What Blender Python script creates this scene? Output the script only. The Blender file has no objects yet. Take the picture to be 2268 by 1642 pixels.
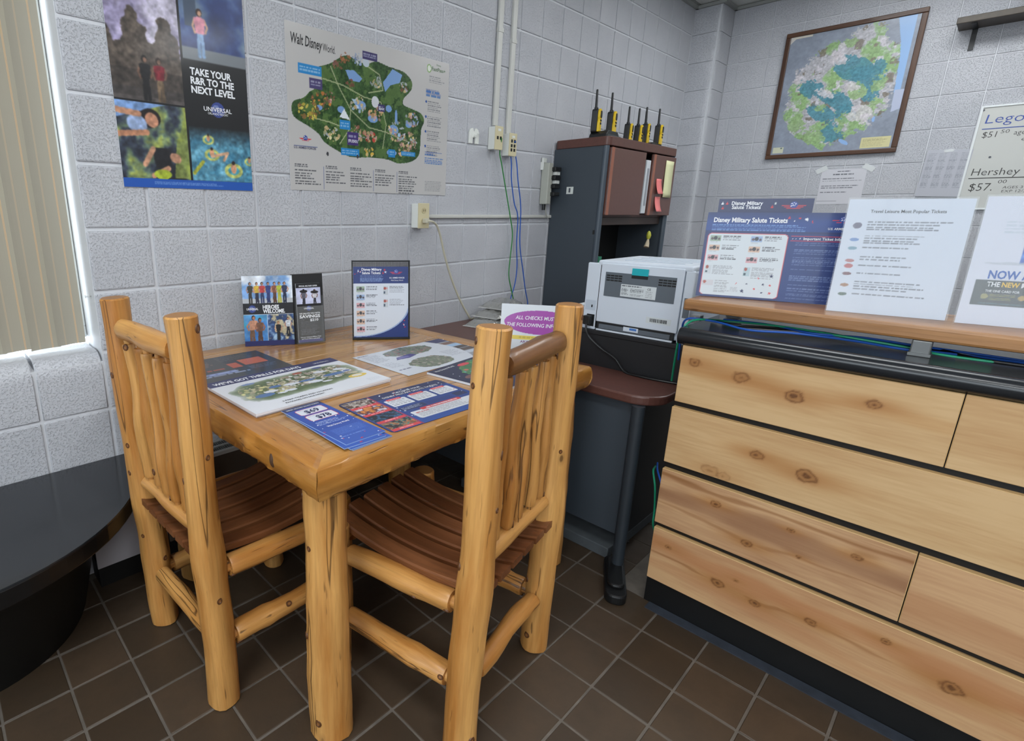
import bpy, bmesh, math, random
import numpy as np
from mathutils import Vector, Matrix

random.seed(7)
scene = bpy.context.scene
COL = scene.collection

# ------------------------------------------------------------------ camera
cam_data = bpy.data.cameras.new('camera')
cam = bpy.data.objects.new('camera', cam_data)
COL.objects.link(cam)
scene.camera = cam
YAW, PITCH, ROLL = 0.724887732, -0.264344849, 0.00680489476
FPX, CX, CY, IW, IH = 1176.71612, 863.407962, 789.382682, 2268.0, 1642.0
_f = Vector((math.sin(YAW) * math.cos(PITCH), math.cos(YAW) * math.cos(PITCH), math.sin(PITCH)))
_r = Vector((math.cos(YAW), -math.sin(YAW), 0))
_u = _r.cross(_f)
_r2 = _r * math.cos(ROLL) + _u * math.sin(ROLL)
_u2 = _u * math.cos(ROLL) - _r * math.sin(ROLL)
m = Matrix.Identity(4)
for i in range(3):
    m[i][0], m[i][1], m[i][2] = _r2[i], _u2[i], -_f[i]
m[0][3], m[1][3], m[2][3] = -1.23888653, -1.95688363, 1.27917426
cam.matrix_world = m
cam_data.sensor_fit = 'HORIZONTAL'
cam_data.sensor_width = 36.0
cam_data.lens = FPX * 36.0 / IW
cam_data.shift_x = (IW / 2 - CX) / IW
cam_data.shift_y = -(IH / 2 - CY) / IW
cam_data.clip_start = 0.02

# ------------------------------------------------------------------ world, exposure
world = bpy.data.worlds.new('world')
scene.world = world
world.use_nodes = True
bg = world.node_tree.nodes['Background']
bg.inputs['Color'].default_value = (0.83, 0.92, 1.0, 1)
bg.inputs['Strength'].default_value = 5.5
scene.view_settings.view_transform = 'Standard'
scene.view_settings.look = 'None'
scene.view_settings.gamma = 1.0
scene.view_settings.use_curve_mapping = False
scene.view_settings.exposure = 0.0

# ceiling troffer lamps: the light itself (the fittings are built further down)
CEIL = 2.845
TROFFERS = [(-1.35, -1.55), (1.05, -1.55), (2.85, -1.45), (-1.35, -3.6), (1.05, -3.6), (-3.0, -2.6)]
WATTS = [12.5, 4.0, 15.0, 20.0, 13.0, 28.0]
for (tx, ty), watt in zip(TROFFERS, WATTS):
    ld = bpy.data.lights.new('troffer_light', 'AREA')
    ld.shape = 'RECTANGLE'
    ld.size, ld.size_y = 0.54, 1.12
    ld.energy = watt
    ld.color = (0.945, 0.98, 1.0)
    lo = bpy.data.objects.new('troffer_light', ld)
    COL.objects.link(lo)
    lo.location = (tx, ty, CEIL - 0.022)

# portals guide the daylight sampling at the window opening and the added left-wall one
for loc, rot, sx, sy in (((-1.62, 0.26, 1.6), (math.radians(-90), 0, 0), 1.6, 1.55), ((-4.32, -2.7, 1.65), (0, math.radians(-90), 0), 1.6, 4.2)):
    ld = bpy.data.lights.new('daylight_portal', 'AREA')
    ld.shape = 'RECTANGLE'
    ld.size, ld.size_y = sx, sy
    ld.cycles.is_portal = True
    lo = bpy.data.objects.new('daylight_portal', ld)
    COL.objects.link(lo)
    lo.location, lo.rotation_euler = loc, rot

# ------------------------------------------------------------------ helpers
def s2l(c):
    c = np.asarray(c, dtype=float)
    return np.where(c <= 0.04045, c / 12.92, ((c + 0.055) / 1.055) ** 2.4)

def C(r, g, b):
    """sRGB 0..255 to linear rgba"""
    l = s2l(np.array([r, g, b]) / 255.0)
    return (float(l[0]), float(l[1]), float(l[2]), 1.0)

class NT:
    def __init__(self, name):
        self.m = bpy.data.materials.new(name)
        self.m.use_nodes = True
        self.t = self.m.node_tree
        self.b = self.t.nodes['Principled BSDF']
        self.out = self.t.nodes['Material Output']
    def n(self, typ, **kw):
        nd = self.t.nodes.new(typ)
        for k, v in kw.items():
            if k in nd.inputs.keys():
                nd.inputs[k].default_value = v
            else:
                setattr(nd, k, v)
        return nd
    def l(self, a, b):
        self.t.links.new(a, b)
    def ramp(self, fac, stops, interp='LINEAR'):
        nd = self.t.nodes.new('ShaderNodeValToRGB')
        nd.color_ramp.interpolation = interp
        e = nd.color_ramp.elements
        while len(e) < len(stops):
            e.new(0.5)
        for el, (p, c) in zip(e, stops):
            el.position = p
            el.color = c if len(c) == 4 else (*c, 1)
        self.l(fac, nd.inputs[0])
        return nd.outputs[0]
    def mix(self, fac, a, b, mode='MIX'):
        nd = self.t.nodes.new('ShaderNodeMix')
        nd.data_type = 'RGBA'
        nd.blend_type = mode
        for sock, v in ((nd.inputs[0], fac), (nd.inputs[6], a), (nd.inputs[7], b)):
            if isinstance(v, bpy.types.NodeSocket):
                self.l(v, sock)
            else:
                sock.default_value = v
        return nd.outputs[2]
    def math(self, op, a, b=0.0):
        nd = self.t.nodes.new('ShaderNodeMath')
        nd.operation = op
        for sock, v in ((nd.inputs[0], a), (nd.inputs[1], b)):
            if isinstance(v, bpy.types.NodeSocket):
                self.l(v, sock)
            else:
                sock.default_value = v
        return nd.outputs[0]
    def bump(self, h, strength, dist=0.002):
        nd = self.n('ShaderNodeBump')
        nd.inputs['Strength'].default_value = strength
        nd.inputs['Distance'].default_value = dist
        self.l(h, nd.inputs['Height'])
        self.l(nd.outputs[0], self.b.inputs['Normal'])
    def coords(self, kind='Object', scale=(1, 1, 1)):
        if kind == 'World':
            src = self.n('ShaderNodeNewGeometry').outputs['Position']
        else:
            src = self.n('ShaderNodeTexCoord').outputs[kind]
        mp = self.n('ShaderNodeMapping')
        mp.inputs['Scale'].default_value = scale
        self.l(src, mp.inputs['Vector'])
        return mp.outputs[0]
    def noise(self, vec, scale, detail=3.0, rough=0.55, w=None, dist=0.0):
        nd = self.n('ShaderNodeTexNoise')
        nd.inputs['Scale'].default_value = scale
        nd.inputs['Detail'].default_value = detail
        nd.inputs['Roughness'].default_value = rough
        nd.inputs['Distortion'].default_value = dist
        self.l(vec, nd.inputs['Vector'])
        if w is not None:
            nd.noise_dimensions = '4D'
            self.l(w, nd.inputs['W'])
        return nd.outputs[0]
    def set(self, rough=0.5, metal=0.0, spec=0.5, coat=0.0):
        self.b.inputs['Roughness'].default_value = rough
        self.b.inputs['Metallic'].default_value = metal
        self.b.inputs['Specular IOR Level'].default_value = spec
        self.b.inputs['Coat Weight'].default_value = coat
        self.b.inputs['Coat Roughness'].default_value = 0.12
        return self

_mats = {}
def plain(name, col, rough=0.5, metal=0.0, spec=0.5, coat=0.0, var=0.0, vscale=8.0, bump=0.0, bscale=60.0, alpha=1.0):
    if name in _mats:
        return _mats[name]
    q = NT(name).set(rough, metal, spec, coat)
    q.b.inputs['Base Color'].default_value = col
    if var or bump:
        v = q.coords('World')
        if var:
            f = q.noise(v, vscale, 4)
            lo = tuple(max(0, c * (1 - var)) for c in col[:3])
            hi = tuple(min(1, c * (1 + var)) for c in col[:3])
            q.l(q.ramp(f, [(0.3, lo), (0.7, hi)]), q.b.inputs['Base Color'])
        if bump:
            q.bump(q.noise(v, bscale, 3), bump, 0.001)
    if alpha < 1:
        q.b.inputs['Alpha'].default_value = alpha
    _mats[name] = q.m
    return q.m

def glassy(name, col=(0.9, 0.95, 0.97, 1), alpha=0.12, rough=0.03):
    if name in _mats:
        return _mats[name]
    q = NT(name).set(rough, 0, 0.6)
    q.b.inputs['Base Color'].default_value = col
    q.b.inputs['Alpha'].default_value = alpha
    _mats[name] = q.m
    return q.m

def mat_log(name, light, dark, rough=0.40, coat=0.12, axis='z', knots=1.0):
    """varnished round wood, grain along the local z axis"""
    if name in _mats:
        return _mats[name]
    q = NT(name).set(rough, 0, 0.5, coat)
    info = q.n('ShaderNodeObjectInfo').outputs['Random']
    w = q.math('MULTIPLY', info, 40.0)
    sc = {'z': (1, 1, 0.10), 'x': (0.10, 1, 1), 'y': (1, 0.10, 1)}[axis]
    sc2 = {'z': (1, 1, 0.035), 'x': (0.035, 1, 1), 'y': (1, 0.035, 1)}[axis]
    sck = {'z': (1, 1, 0.55), 'x': (0.55, 1, 1), 'y': (1, 0.55, 1)}[axis]
    v = q.coords('Object', sc)
    v2 = q.coords('Object', sc2)
    vk = q.coords('Object', sck)
    broad = q.noise(v, 13, 5, 0.62, w)
    mid = [0.5 * (a + b) for a, b in zip(light, dark)]
    deep = tuple(c * 0.55 for c in dark[:3]) + (1,)
    base = q.ramp(broad, [(0.25, tuple(0.72 * c for c in dark[:3]) + (1,)), (0.40, dark), (0.52, tuple(mid)), (0.68, light)])
    streak = q.noise(v2, 110, 3, 0.65, w)
    base = q.mix(q.math('MULTIPLY', q.ramp(streak, [(0.44, (0, 0, 0, 1)), (0.70, (1, 1, 1, 1))]), 0.42), base, deep)
    # short dark ticks and long drying checks in the surface
    tk = q.noise(v, 75, 2, 0.7, q.math('ADD', w, 7.3))
    ticks = q.ramp(tk, [(0.655, (0, 0, 0, 1)), (0.70, (1, 1, 1, 1))])
    base = q.mix(q.math('MULTIPLY', ticks, 0.6), base, (0.06, 0.024, 0.008, 1))
    ck = q.noise(v2, 26, 2, 0.5, q.math('ADD', w, 3.1))
    crack = q.ramp(q.math('ABSOLUTE', q.math('SUBTRACT', ck, 0.63)), [(0.0, (1, 1, 1, 1)), (0.007, (0.8, 0.8, 0.8, 1)), (0.014, (0, 0, 0, 1))])
    base = q.mix(q.math('MULTIPLY', crack, 0.75 * min(1, knots)), base, (0.03, 0.012, 0.004, 1))
    # knots
    vo = q.n('ShaderNodeTexVoronoi')
    vo.voronoi_dimensions = '4D'
    vo.inputs['Scale'].default_value = 13.5
    q.l(vk, vo.inputs['Vector'])
    q.l(w, vo.inputs['W'])
    kn = q.ramp(vo.outputs['Distance'], [(0.0, (0.35, 0.35, 0.35, 1)), (0.05, (0.5, 0.5, 0.5, 1)), (0.085, (1, 1, 1, 1)), (0.105, (1, 1, 1, 1)), (0.13, (0.3, 0.3, 0.3, 1)), (0.21, (0, 0, 0, 1))])
    base = q.mix(q.math('MULTIPLY', kn, 0.8 * knots), base, (0.075, 0.03, 0.01, 1))
    q.l(base, q.b.inputs['Base Color'])
    h = q.math('SUBTRACT', q.math('MULTIPLY', broad, 1.0), q.math('ADD', q.math('MULTIPLY', ticks, 0.35), q.math('MULTIPLY', crack, 0.5 * min(1, knots))))
    q.bump(h, 0.45, 0.005)
    _mats[name] = q.m
    return q.m

def mat_vcol(name, rough=0.4, coat=0.0, spec=0.5, bump=0.0):
    """colour from the mesh's own colour attribute (flat print, wood figure)"""
    if name in _mats:
        return _mats[name]
    q = NT(name).set(rough, 0, spec, coat)
    a = q.n('ShaderNodeVertexColor')
    a.layer_name = 'col'
    q.l(a.outputs[0], q.b.inputs['Base Color'])
    if bump:
        q.bump(q.noise(q.coords('World'), 260, 3), bump, 0.0006)
    _mats[name] = q.m
    return q.m

# ---------- scene graph
def tag(o, label=None, cat=None, group=None, kind=None):
    if label: o['label'] = label
    if cat: o['category'] = cat
    if group: o['group'] = group
    if kind: o['kind'] = kind
    return o

def thing(name, label, cat, loc=(0, 0, 0), rz=0.0, group=None):
    o = bpy.data.objects.new(name, None)
    o.empty_display_size = 0.05
    COL.objects.link(o)
    o.location = loc
    o.rotation_euler = (0, 0, rz)
    return tag(o, label, cat, group)

def link(name, me, mat, parent=None, loc=(0, 0, 0), rot=(0, 0, 0)):
    o = bpy.data.objects.new(name, me)
    if mat is not None and not me.materials:
        for mm in (mat if isinstance(mat, (list, tuple)) else [mat]):
            me.materials.append(mm)
    COL.objects.link(o)
    o.location = loc
    o.rotation_euler = rot
    if parent is not None:
        o.parent = parent
    return o

def frame_matrix(o, origin, xa, ya):
    xa = Vector(xa).normalized()
    ya = Vector(ya).normalized()
    za = xa.cross(ya).normalized()
    ya = za.cross(xa)
    mm = Matrix.Identity(4)
    for i in range(3):
        mm[i][0], mm[i][1], mm[i][2], mm[i][3] = xa[i], ya[i], za[i], origin[i]
    o.matrix_basis = mm
    return o

class MB:
    """mesh builder: vertices + faces (+ material slot per face)"""
    def __init__(self):
        self.v, self.f, self.mi, self.sm = [], [], [], []
    def add(self, vs, fs, mi=0, smooth=False):
        b = len(self.v)
        self.v += [tuple(x) for x in vs]
        for f in fs:
            self.f.append(tuple(i + b for i in f))
            self.mi.append(mi)
            self.sm.append(smooth)
        return self
    def box(self, x0, x1, y0, y1, z0, z1, mi=0):
        vs = [(x, y, z) for z in (z0, z1) for y in (y0, y1) for x in (x0, x1)]
        fs = [(0, 2, 3, 1), (4, 5, 7, 6), (0, 1, 5, 4), (2, 6, 7, 3), (0, 4, 6, 2), (1, 3, 7, 5)]
        return self.add(vs, fs, mi)
    def prism(self, poly, z0, z1, mi=0, smooth=False, axis='z'):
        n = len(poly)
        mk = {'z': lambda a, b, c: (a, b, c), 'x': lambda a, b, c: (c, a, b), 'y': lambda a, b, c: (a, c, b)}[axis]
        vs = [mk(a, b, z0) for a, b in poly] + [mk(a, b, z1) for a, b in poly]
        self.add(vs, [tuple(range(n))[::-1], tuple(range(n, 2 * n))], mi)
        b = len(self.v) - 2 * n
        for i in range(n):
            j = (i + 1) % n
            self.f.append((b + i, b + j, b + n + j, b + n + i))
            self.mi.append(mi)
            self.sm.append(smooth)
        return self
    def tube(self, pts, r, seg=10, mi=0, cap=True):
        pts = [Vector(p) for p in pts]
        rs = r if isinstance(r, (list, tuple)) else [r] * len(pts)
        rings = []
        prev = None
        for i, p in enumerate(pts):
            t = (pts[min(i + 1, len(pts) - 1)] - pts[max(i - 1, 0)]).normalized()
            if prev is None:
                a = Vector((0, 0, 1)) if abs(t.z) < 0.9 else Vector((1, 0, 0))
                n1 = t.cross(a).normalized()
            else:
                n1 = (prev - t * prev.dot(t)).normalized()
            prev = n1
            n2 = t.cross(n1)
            rings.append([p + (n1 * math.cos(2 * math.pi * k / seg) + n2 * math.sin(2 * math.pi * k / seg)) * rs[i] for k in range(seg)])
        vs = [v for rg in rings for v in rg]
        fs = []
        for i in range(len(pts) - 1):
            for k in range(seg):
                k2 = (k + 1) % seg
                fs.append((i * seg + k, i * seg + k2, (i + 1) * seg + k2, (i + 1) * seg + k))
        self.add(vs, fs, mi, True)
        if cap:
            b = len(self.v) - len(vs)
            self.f.append(tuple(b + k for k in range(seg))[::-1]); self.mi.append(mi); self.sm.append(False)
            e = b + (len(pts) - 1) * seg
            self.f.append(tuple(e + k for k in range(seg))); self.mi.append(mi); self.sm.append(False)
        return self
    def mesh(self, name='mesh', bevel=0.0, seg=2, angle=30):
        me = bpy.data.meshes.new(name)
        me.from_pydata(self.v, [], self.f)
        for p, mi, sm in zip(me.polygons, self.mi, self.sm):
            p.material_index = mi
            p.use_smooth = sm
        bm = bmesh.new()
        bm.from_mesh(me)
        bmesh.ops.recalc_face_normals(bm, faces=bm.faces)
        if bevel:
            es = [e for e in bm.edges if len(e.link_faces) == 2 and e.calc_face_angle(0) > math.radians(angle)]
            bmesh.ops.bevel(bm, geom=es, offset=bevel, segments=seg, profile=0.5, affect='EDGES', clamp_overlap=True)
        bm.to_mesh(me)
        bm.free()
        if any(self.sm):
            me.set_sharp_from_angle(angle=math.radians(38))
        return me
    def build(self, name, mat, parent=None, loc=(0, 0, 0), rot=(0, 0, 0), bevel=0.0, seg=2, angle=30):
        return link(name, self.mesh(name, bevel, seg, angle), mat, parent, loc, rot)

def box(name, mat, x0, x1, y0, y1, z0, z1, parent=None, loc=(0, 0, 0), rot=(0, 0, 0), bevel=0.0, seg=2):
    """a box in parent coordinates; the object's own origin sits at the box centre"""
    cx, cy, cz = (x0 + x1) / 2, (y0 + y1) / 2, (z0 + z1) / 2
    hx, hy, hz = abs(x1 - x0) / 2, abs(y1 - y0) / 2, abs(z1 - z0) / 2
    return MB().box(-hx, hx, -hy, hy, -hz, hz).build(name, mat, parent, (loc[0] + cx, loc[1] + cy, loc[2] + cz), rot, bevel, seg)

def rrect(x0, x1, y0, y1, r, n=6):
    pts = []
    for cx, cy, a0 in ((x1 - r, y1 - r, 0), (x0 + r, y1 - r, 90), (x0 + r, y0 + r, 180), (x1 - r, y0 + r, 270)):
        for k in range(n + 1):
            a = math.radians(a0 + 90 * k / n)
            pts.append((cx + r * math.cos(a), cy + r * math.sin(a)))
    return pts

def ellipse(cx, cy, rx, ry, n=32):
    return [(cx + rx * math.cos(2 * math.pi * k / n), cy + ry * math.sin(2 * math.pi * k / n)) for k in range(n)]

def smooth_path(pts, n=8):
    """Catmull-Rom through the points"""
    P = [Vector(p) for p in pts]
    P = [P[0] * 2 - P[1]] + P + [P[-1] * 2 - P[-2]]
    out = []
    for i in range(1, len(P) - 2):
        a, b, c, d = P[i - 1:i + 3]
        for k in range(n):
            t = k / n
            out.append(0.5 * ((2 * b) + (c - a) * t + (2 * a - 5 * b + 4 * c - d) * t * t + (3 * b - a - 3 * c + d) * t ** 3))
    out.append(P[-2])
    return out

def cable(name, pts, r, mat, parent=None, n=8, seg=8):
    return MB().tube(smooth_path(pts, n), r, seg).build(name, mat, parent)

def log_mesh(L, r0, r1, seed, wob=0.012, seg=18, step=0.03, tenon=0.0, tenon0=None, bulges=(), bend=(0, 0), cham=0.004):
    """a peeled log along local z from 0 to L; tenon = length of the thinner turned ends"""
    rnd = random.Random(seed)
    t0 = tenon if tenon0 is None else tenon0
    ph = [rnd.uniform(0, 6.28) for _ in range(8)]
    n = max(6, int(L / step))
    zs = [L * i / n for i in range(n + 1)]
    prof = []
    def rad(z):
        t = z / L
        r = r0 + (r1 - r0) * t
        r *= 1 + 0.03 * math.sin(7 * t + ph[0]) + 0.022 * math.sin(17 * t + ph[1]) + 0.012 * math.sin(41 * t + ph[7])
        for bz, bw, bh in bulges:
            r += bh * math.exp(-((z - bz) / bw) ** 2)
        return r
    for z in zs:
        prof.append((z, rad(z)))
    def neck(z, r):
        if t0 and z < t0:
            return r * 0.55
        if tenon and z > L - tenon:
            return r * 0.55
        return r
    rings = []
    if t0:
        rings += [(0, rad(0) * .55), (t0 * 0.99, rad(t0) * .55), (t0, rad(t0) * .93)]
        prof = [p for p in prof if p[0] > t0 + 0.006]
        rings.append((t0 + 0.006, rad(t0)))
    else:
        rings += [(0, rad(0) - cham), (cham, rad(0))]
        prof = prof[1:]
    if tenon:
        prof = [p for p in prof if p[0] < L - tenon - 0.006]
        rings += prof + [(L - tenon - 0.006, rad(L - tenon)), (L - tenon, rad(L - tenon) * .93), (L - tenon * .99, rad(L) * .55), (L, rad(L) * .55)]
    else:
        rings += prof[:-1] + [(L - cham, rad(L)), (L, rad(L) - cham)]
    vs, fs = [], []
    for z, r in rings:
        t = z / L
        ox = wob * (math.sin(2.6 * t * math.pi + ph[2]) - math.sin(ph[2])) * 0.6 + bend[0] * math.sin(math.pi * t)
        oy = wob * (math.sin(3.1 * t * math.pi + ph[3]) - math.sin(ph[3])) * 0.6 + bend[1] * math.sin(math.pi * t)
        for k in range(seg):
            a = 2 * math.pi * k / seg
            rr = r * (1 + 0.035 * math.sin(3 * a + ph[4] + 2.2 * t) + 0.026 * math.sin(5 * a + ph[5] - 5 * t) + 0.018 * math.sin(2 * a + ph[6] + 9 * t) + 0.010 * math.sin(7 * a + ph[7] + 19 * t))
            vs.append((ox + rr * math.cos(a), oy + rr * math.sin(a), z))
    nr = len(rings)
    for i in range(nr - 1):
        for k in range(seg):
            k2 = (k + 1) % seg
            fs.append((i * seg + k, i * seg + k2, (i + 1) * seg + k2, (i + 1) * seg + k))
    b = MB().add(vs, fs, 0, True)
    b.f += [tuple(range(seg))[::-1], tuple((nr - 1) * seg + k for k in range(seg))]
    b.mi += [1, 1]
    b.sm += [False, False]
    me = b.mesh('log')
    return me

def end_grain():
    if 'log_end' in _mats:
        return _mats['log_end']
    q = NT('log_end').set(0.5, 0, 0.4, 0.1)
    wv = q.n('ShaderNodeTexWave')
    wv.wave_type = 'RINGS'; wv.rings_direction = 'Z'
    wv.inputs['Scale'].default_value = 95.0
    wv.inputs['Distortion'].default_value = 1.6
    q.l(q.coords('Object'), wv.inputs['Vector'])
    q.l(q.ramp(wv.outputs['Fac'], [(0.2, C(146, 100, 54)), (0.8, C(170, 122, 70))]), q.b.inputs['Base Color'])
    _mats['log_end'] = q.m
    return q.m

_knot = []
def knot_mesh():
    if not _knot:
        b = MB()
        n = 10
        vs = [(math.cos(2 * math.pi * k / n) * r, math.sin(2 * math.pi * k / n) * r, z) for r, z in ((1.15, -.2), (1.0, .32), (.62, .38), (.5, .22)) for k in range(n)]
        for i in range(3):
            b.add([], [])
        fs0 = [(i * n + k, i * n + (k + 1) % n, (i + 1) * n + (k + 1) % n, (i + 1) * n + k) for i in range(3) for k in range(n)]
        b.add(vs, fs0, 0, True)
        b.f.append(tuple(3 * n + k for k in range(n))); b.mi.append(1); b.sm.append(False)
        me = b.mesh('knot')
        me.materials.append(plain('knot_rim', C(92, 56, 26), .5)); me.materials.append(plain('knot_core', C(140, 92, 48), .5))
        _knot.append(me)
    return _knot[0]

def log_obj(name, p0, p1, r0, r1, seed, mat, parent, knots=0, **kw):
    p0, p1 = Vector(p0), Vector(p1)
    d = p1 - p0
    me = log_mesh(d.length, r0, r1, seed, **kw)
    o = link(name, me, [mat, end_grain()], parent, p0)
    o.rotation_euler = d.to_track_quat('Z', 'Y').to_euler()
    if knots:
        rnd = random.Random(seed * 7 + 1)
        seg = kw.get('seg', 18)
        nr = len(me.vertices) // seg
        for k in range(knots):
            i = min(nr - 3, max(3, int(nr * (k + rnd.uniform(.15, .85)) / knots)))
            v = me.vertices[i * seg + rnd.randrange(seg)]
            c = sum((me.vertices[i * seg + q].co for q in range(seg)), Vector()) / seg
            nrm = (v.co - c); nrm.z = 0; nrm.normalize()
            kr = rnd.uniform(.0048, .0085)
            ko = link('knot', knot_mesh(), None, o, v.co - nrm * .0012)
            za = Vector((0, 0, 1)); xa = za.cross(nrm).normalized()
            mm = Matrix.Identity(4)
            for q in range(3):
                mm[q][0], mm[q][1], mm[q][2], mm[q][3] = xa[q] * kr, za[q] * kr * 1.25, nrm[q] * .006, (v.co - nrm * .0010)[q]
            ko.matrix_basis = mm
    return o

# ---------- 2-D painter for flat print and wood figure (kept as mesh colours)
def vnoise(h, w, ny, nx, rs):
    g = rs.rand(ny + 3, nx + 3)
    y = np.linspace(0, ny, h, endpoint=False); x = np.linspace(0, nx, w, endpoint=False)
    yi, xi = y.astype(int), x.astype(int)
    fy, fx = (y - yi)[:, None], (x - xi)[None, :]
    fy = fy * fy * (3 - 2 * fy); fx = fx * fx * (3 - 2 * fx)
    a = g[yi][:, xi]; b = g[yi][:, xi + 1]; c = g[yi + 1][:, xi]; d = g[yi + 1][:, xi + 1]
    return a * (1 - fy) * (1 - fx) + b * (1 - fy) * fx + c * fy * (1 - fx) + d * fy * fx

def fbm(h, w, ny, nx, seed, oct=4):
    rs = np.random.RandomState(seed)
    s = np.zeros((h, w)); a = 1.0; t = 0
    for o in range(oct):
        s += a * vnoise(h, w, max(1, ny * 2 ** o), max(1, nx * 2 ** o), rs); t += a; a *= 0.55
    return s / t

class Paint:
    """canvas in metres, origin top-left, x right, y down; colours sRGB 0..255"""
    def __init__(self, w, h, res, bgc=(255, 255, 255)):
        self.w, self.h = w, h
        self.nx, self.ny = int(round(w / res)) + 1, int(round(h / res)) + 1
        self.a = np.empty((self.ny, self.nx, 3)); self.a[:] = bgc
        self.Y, self.X = np.meshgrid(np.linspace(0, h, self.ny), np.linspace(0, w, self.nx), indexing='ij')
        self.res = res
    def put(self, mask, col, alpha=1.0):
        col = np.asarray(col, float)
        mk = np.clip(mask.astype(float), 0, 1)[..., None] * alpha
        self.a = self.a * (1 - mk) + (col if col.ndim == 3 else col[None, None, :]) * mk
        return self
    def mrect(self, x0, y0, x1, y1):
        return (self.X >= x0) & (self.X <= x1) & (self.Y >= y0) & (self.Y <= y1)
    def rect(self, x0, y0, x1, y1, col, alpha=1.0):
        return self.put(self.mrect(x0, y0, x1, y1), col, alpha)
    def mround(self, x0, y0, x1, y1, r):
        cx, cy = (x0 + x1) / 2, (y0 + y1) / 2
        dx = np.maximum(abs(self.X - cx) - (x1 - x0) / 2 + r, 0); dy = np.maximum(abs(self.Y - cy) - (y1 - y0) / 2 + r, 0)
        return (dx * dx + dy * dy) <= r * r
    def round(self, x0, y0, x1, y1, r, col, alpha=1.0):
        return self.put(self.mround(x0, y0, x1, y1, r), col, alpha)
    def mell(self, cx, cy, rx, ry, rot=0.0):
        c, s = math.cos(rot), math.sin(rot)
        dx, dy = self.X - cx, self.Y - cy
        return ((dx * c + dy * s) / rx) ** 2 + ((-dx * s + dy * c) / ry) ** 2 <= 1
    def ell(self, cx, cy, rx, ry, col, rot=0.0, alpha=1.0):
        return self.put(self.mell(cx, cy, rx, ry, rot), col, alpha)
    def mpoly(self, pts):
        inside = np.zeros(self.X.shape, bool)
        n = len(pts)
        for i in range(n):
            (xa, ya), (xb, yb) = pts[i], pts[(i + 1) % n]
            if ya == yb: continue
            cond = (ya > self.Y) != (yb > self.Y)
            xi = (xb - xa) * (self.Y - ya) / (yb - ya) + xa
            inside ^= cond & (self.X < xi)
        return inside
    def poly(self, pts, col, alpha=1.0):
        return self.put(self.mpoly(pts), col, alpha)
    def mline(self, pts, wd):
        d = np.full(self.X.shape, 1e9)
        for (xa, ya), (xb, yb) in zip(pts[:-1], pts[1:]):
            L2 = (xb - xa) ** 2 + (yb - ya) ** 2 + 1e-12
            t = np.clip(((self.X - xa) * (xb - xa) + (self.Y - ya) * (yb - ya)) / L2, 0, 1)
            d = np.minimum(d, np.hypot(self.X - xa - t * (xb - xa), self.Y - ya - t * (yb - ya)))
        return d <= wd / 2
    def line(self, pts, wd, col, alpha=1.0):
        return self.put(self.mline(pts, wd), col, alpha)
    def star(self, cx, cy, r, col, rot=0.0):
        pts = []
        for k in range(10):
            rr = r if k % 2 == 0 else r * 0.42
            a = rot - math.pi / 2 + k * math.pi / 5
            pts.append((cx + rr * math.cos(a), cy + rr * math.sin(a)))
        return self.poly(pts, col)
    def noise(self, cell, seed, oct=4):
        return fbm(self.ny, self.nx, max(1, int(self.h / cell)), max(1, int(self.w / cell)), seed, oct)
    def rows(self, x0, y0, x1, y1, n, col, seed=0, fill=0.5, alpha=0.8, ragged=0.3):
        """unreadable small print: rows of short dashes"""
        rs = np.random.RandomState(seed + 11)
        ph = (y1 - y0) / n
        for i in range(n):
            y = y0 + ph * i
            xe = x1 - (x1 - x0) * ragged * rs.rand()
            x = x0
            while x < xe:
                wl = (0.5 + 1.6 * rs.rand()) * ph * 1.2
                self.rect(x, y, min(x + wl, xe), y + ph * fill, col, alpha * (0.75 + 0.25 * rs.rand()))
                x += wl + ph * 0.35
        return self
    def blobs(self, mask, n, cols, rmin, rmax, seed, alpha=0.9):
        rs = np.random.RandomState(seed)
        ys, xs = np.nonzero(mask)
        for _ in range(n):
            k = rs.randint(len(xs))
            cx, cy = self.X[0, xs[k]], self.Y[ys[k], 0]
            r = rmin + (rmax - rmin) * rs.rand() ** 1.6
            mk = self.mell(cx, cy, r, r * (0.45 + 0.6 * rs.rand()), rs.rand() * 3.1) & mask
            c = np.array(cols[rs.randint(len(cols))], float) * (0.8 + 0.35 * rs.rand())
            self.put(mk, np.clip(c, 0, 255), alpha)
        return self
    def mesh(self, name, z=0.0):
        """grid in local coordinates: x right 0..w, y up 0..h, facing +z"""
        nx, ny = self.nx, self.ny
        me = bpy.data.meshes.new(name)
        me.vertices.add(nx * ny)
        co = np.stack([self.X, self.h - self.Y, np.full(self.X.shape, z)], -1).reshape(-1)
        me.vertices.foreach_set('co', co.astype(np.float32))
        idx = np.arange(nx * ny).reshape(ny, nx)
        q = np.stack([idx[1:, :-1], idx[1:, 1:], idx[:-1, 1:], idx[:-1, :-1]], -1).reshape(-1, 4)
        nf = len(q)
        me.loops.add(nf * 4)
        me.polygons.add(nf)
        me.loops.foreach_set('vertex_index', q.reshape(-1).astype(np.int32))
        me.polygons.foreach_set('loop_start', (np.arange(nf) * 4).astype(np.int32))
        at = me.color_attributes.new('col', 'FLOAT_COLOR', 'POINT')
        rgb = s2l(np.clip(self.a, 0, 255) / 255.0)
        rgba = np.concatenate([rgb, np.ones(rgb.shape[:2] + (1,))], -1).reshape(-1)
        at.data.foreach_set('color', rgba.astype(np.float32))
        me.update()
        me.validate()
        return me

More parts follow.
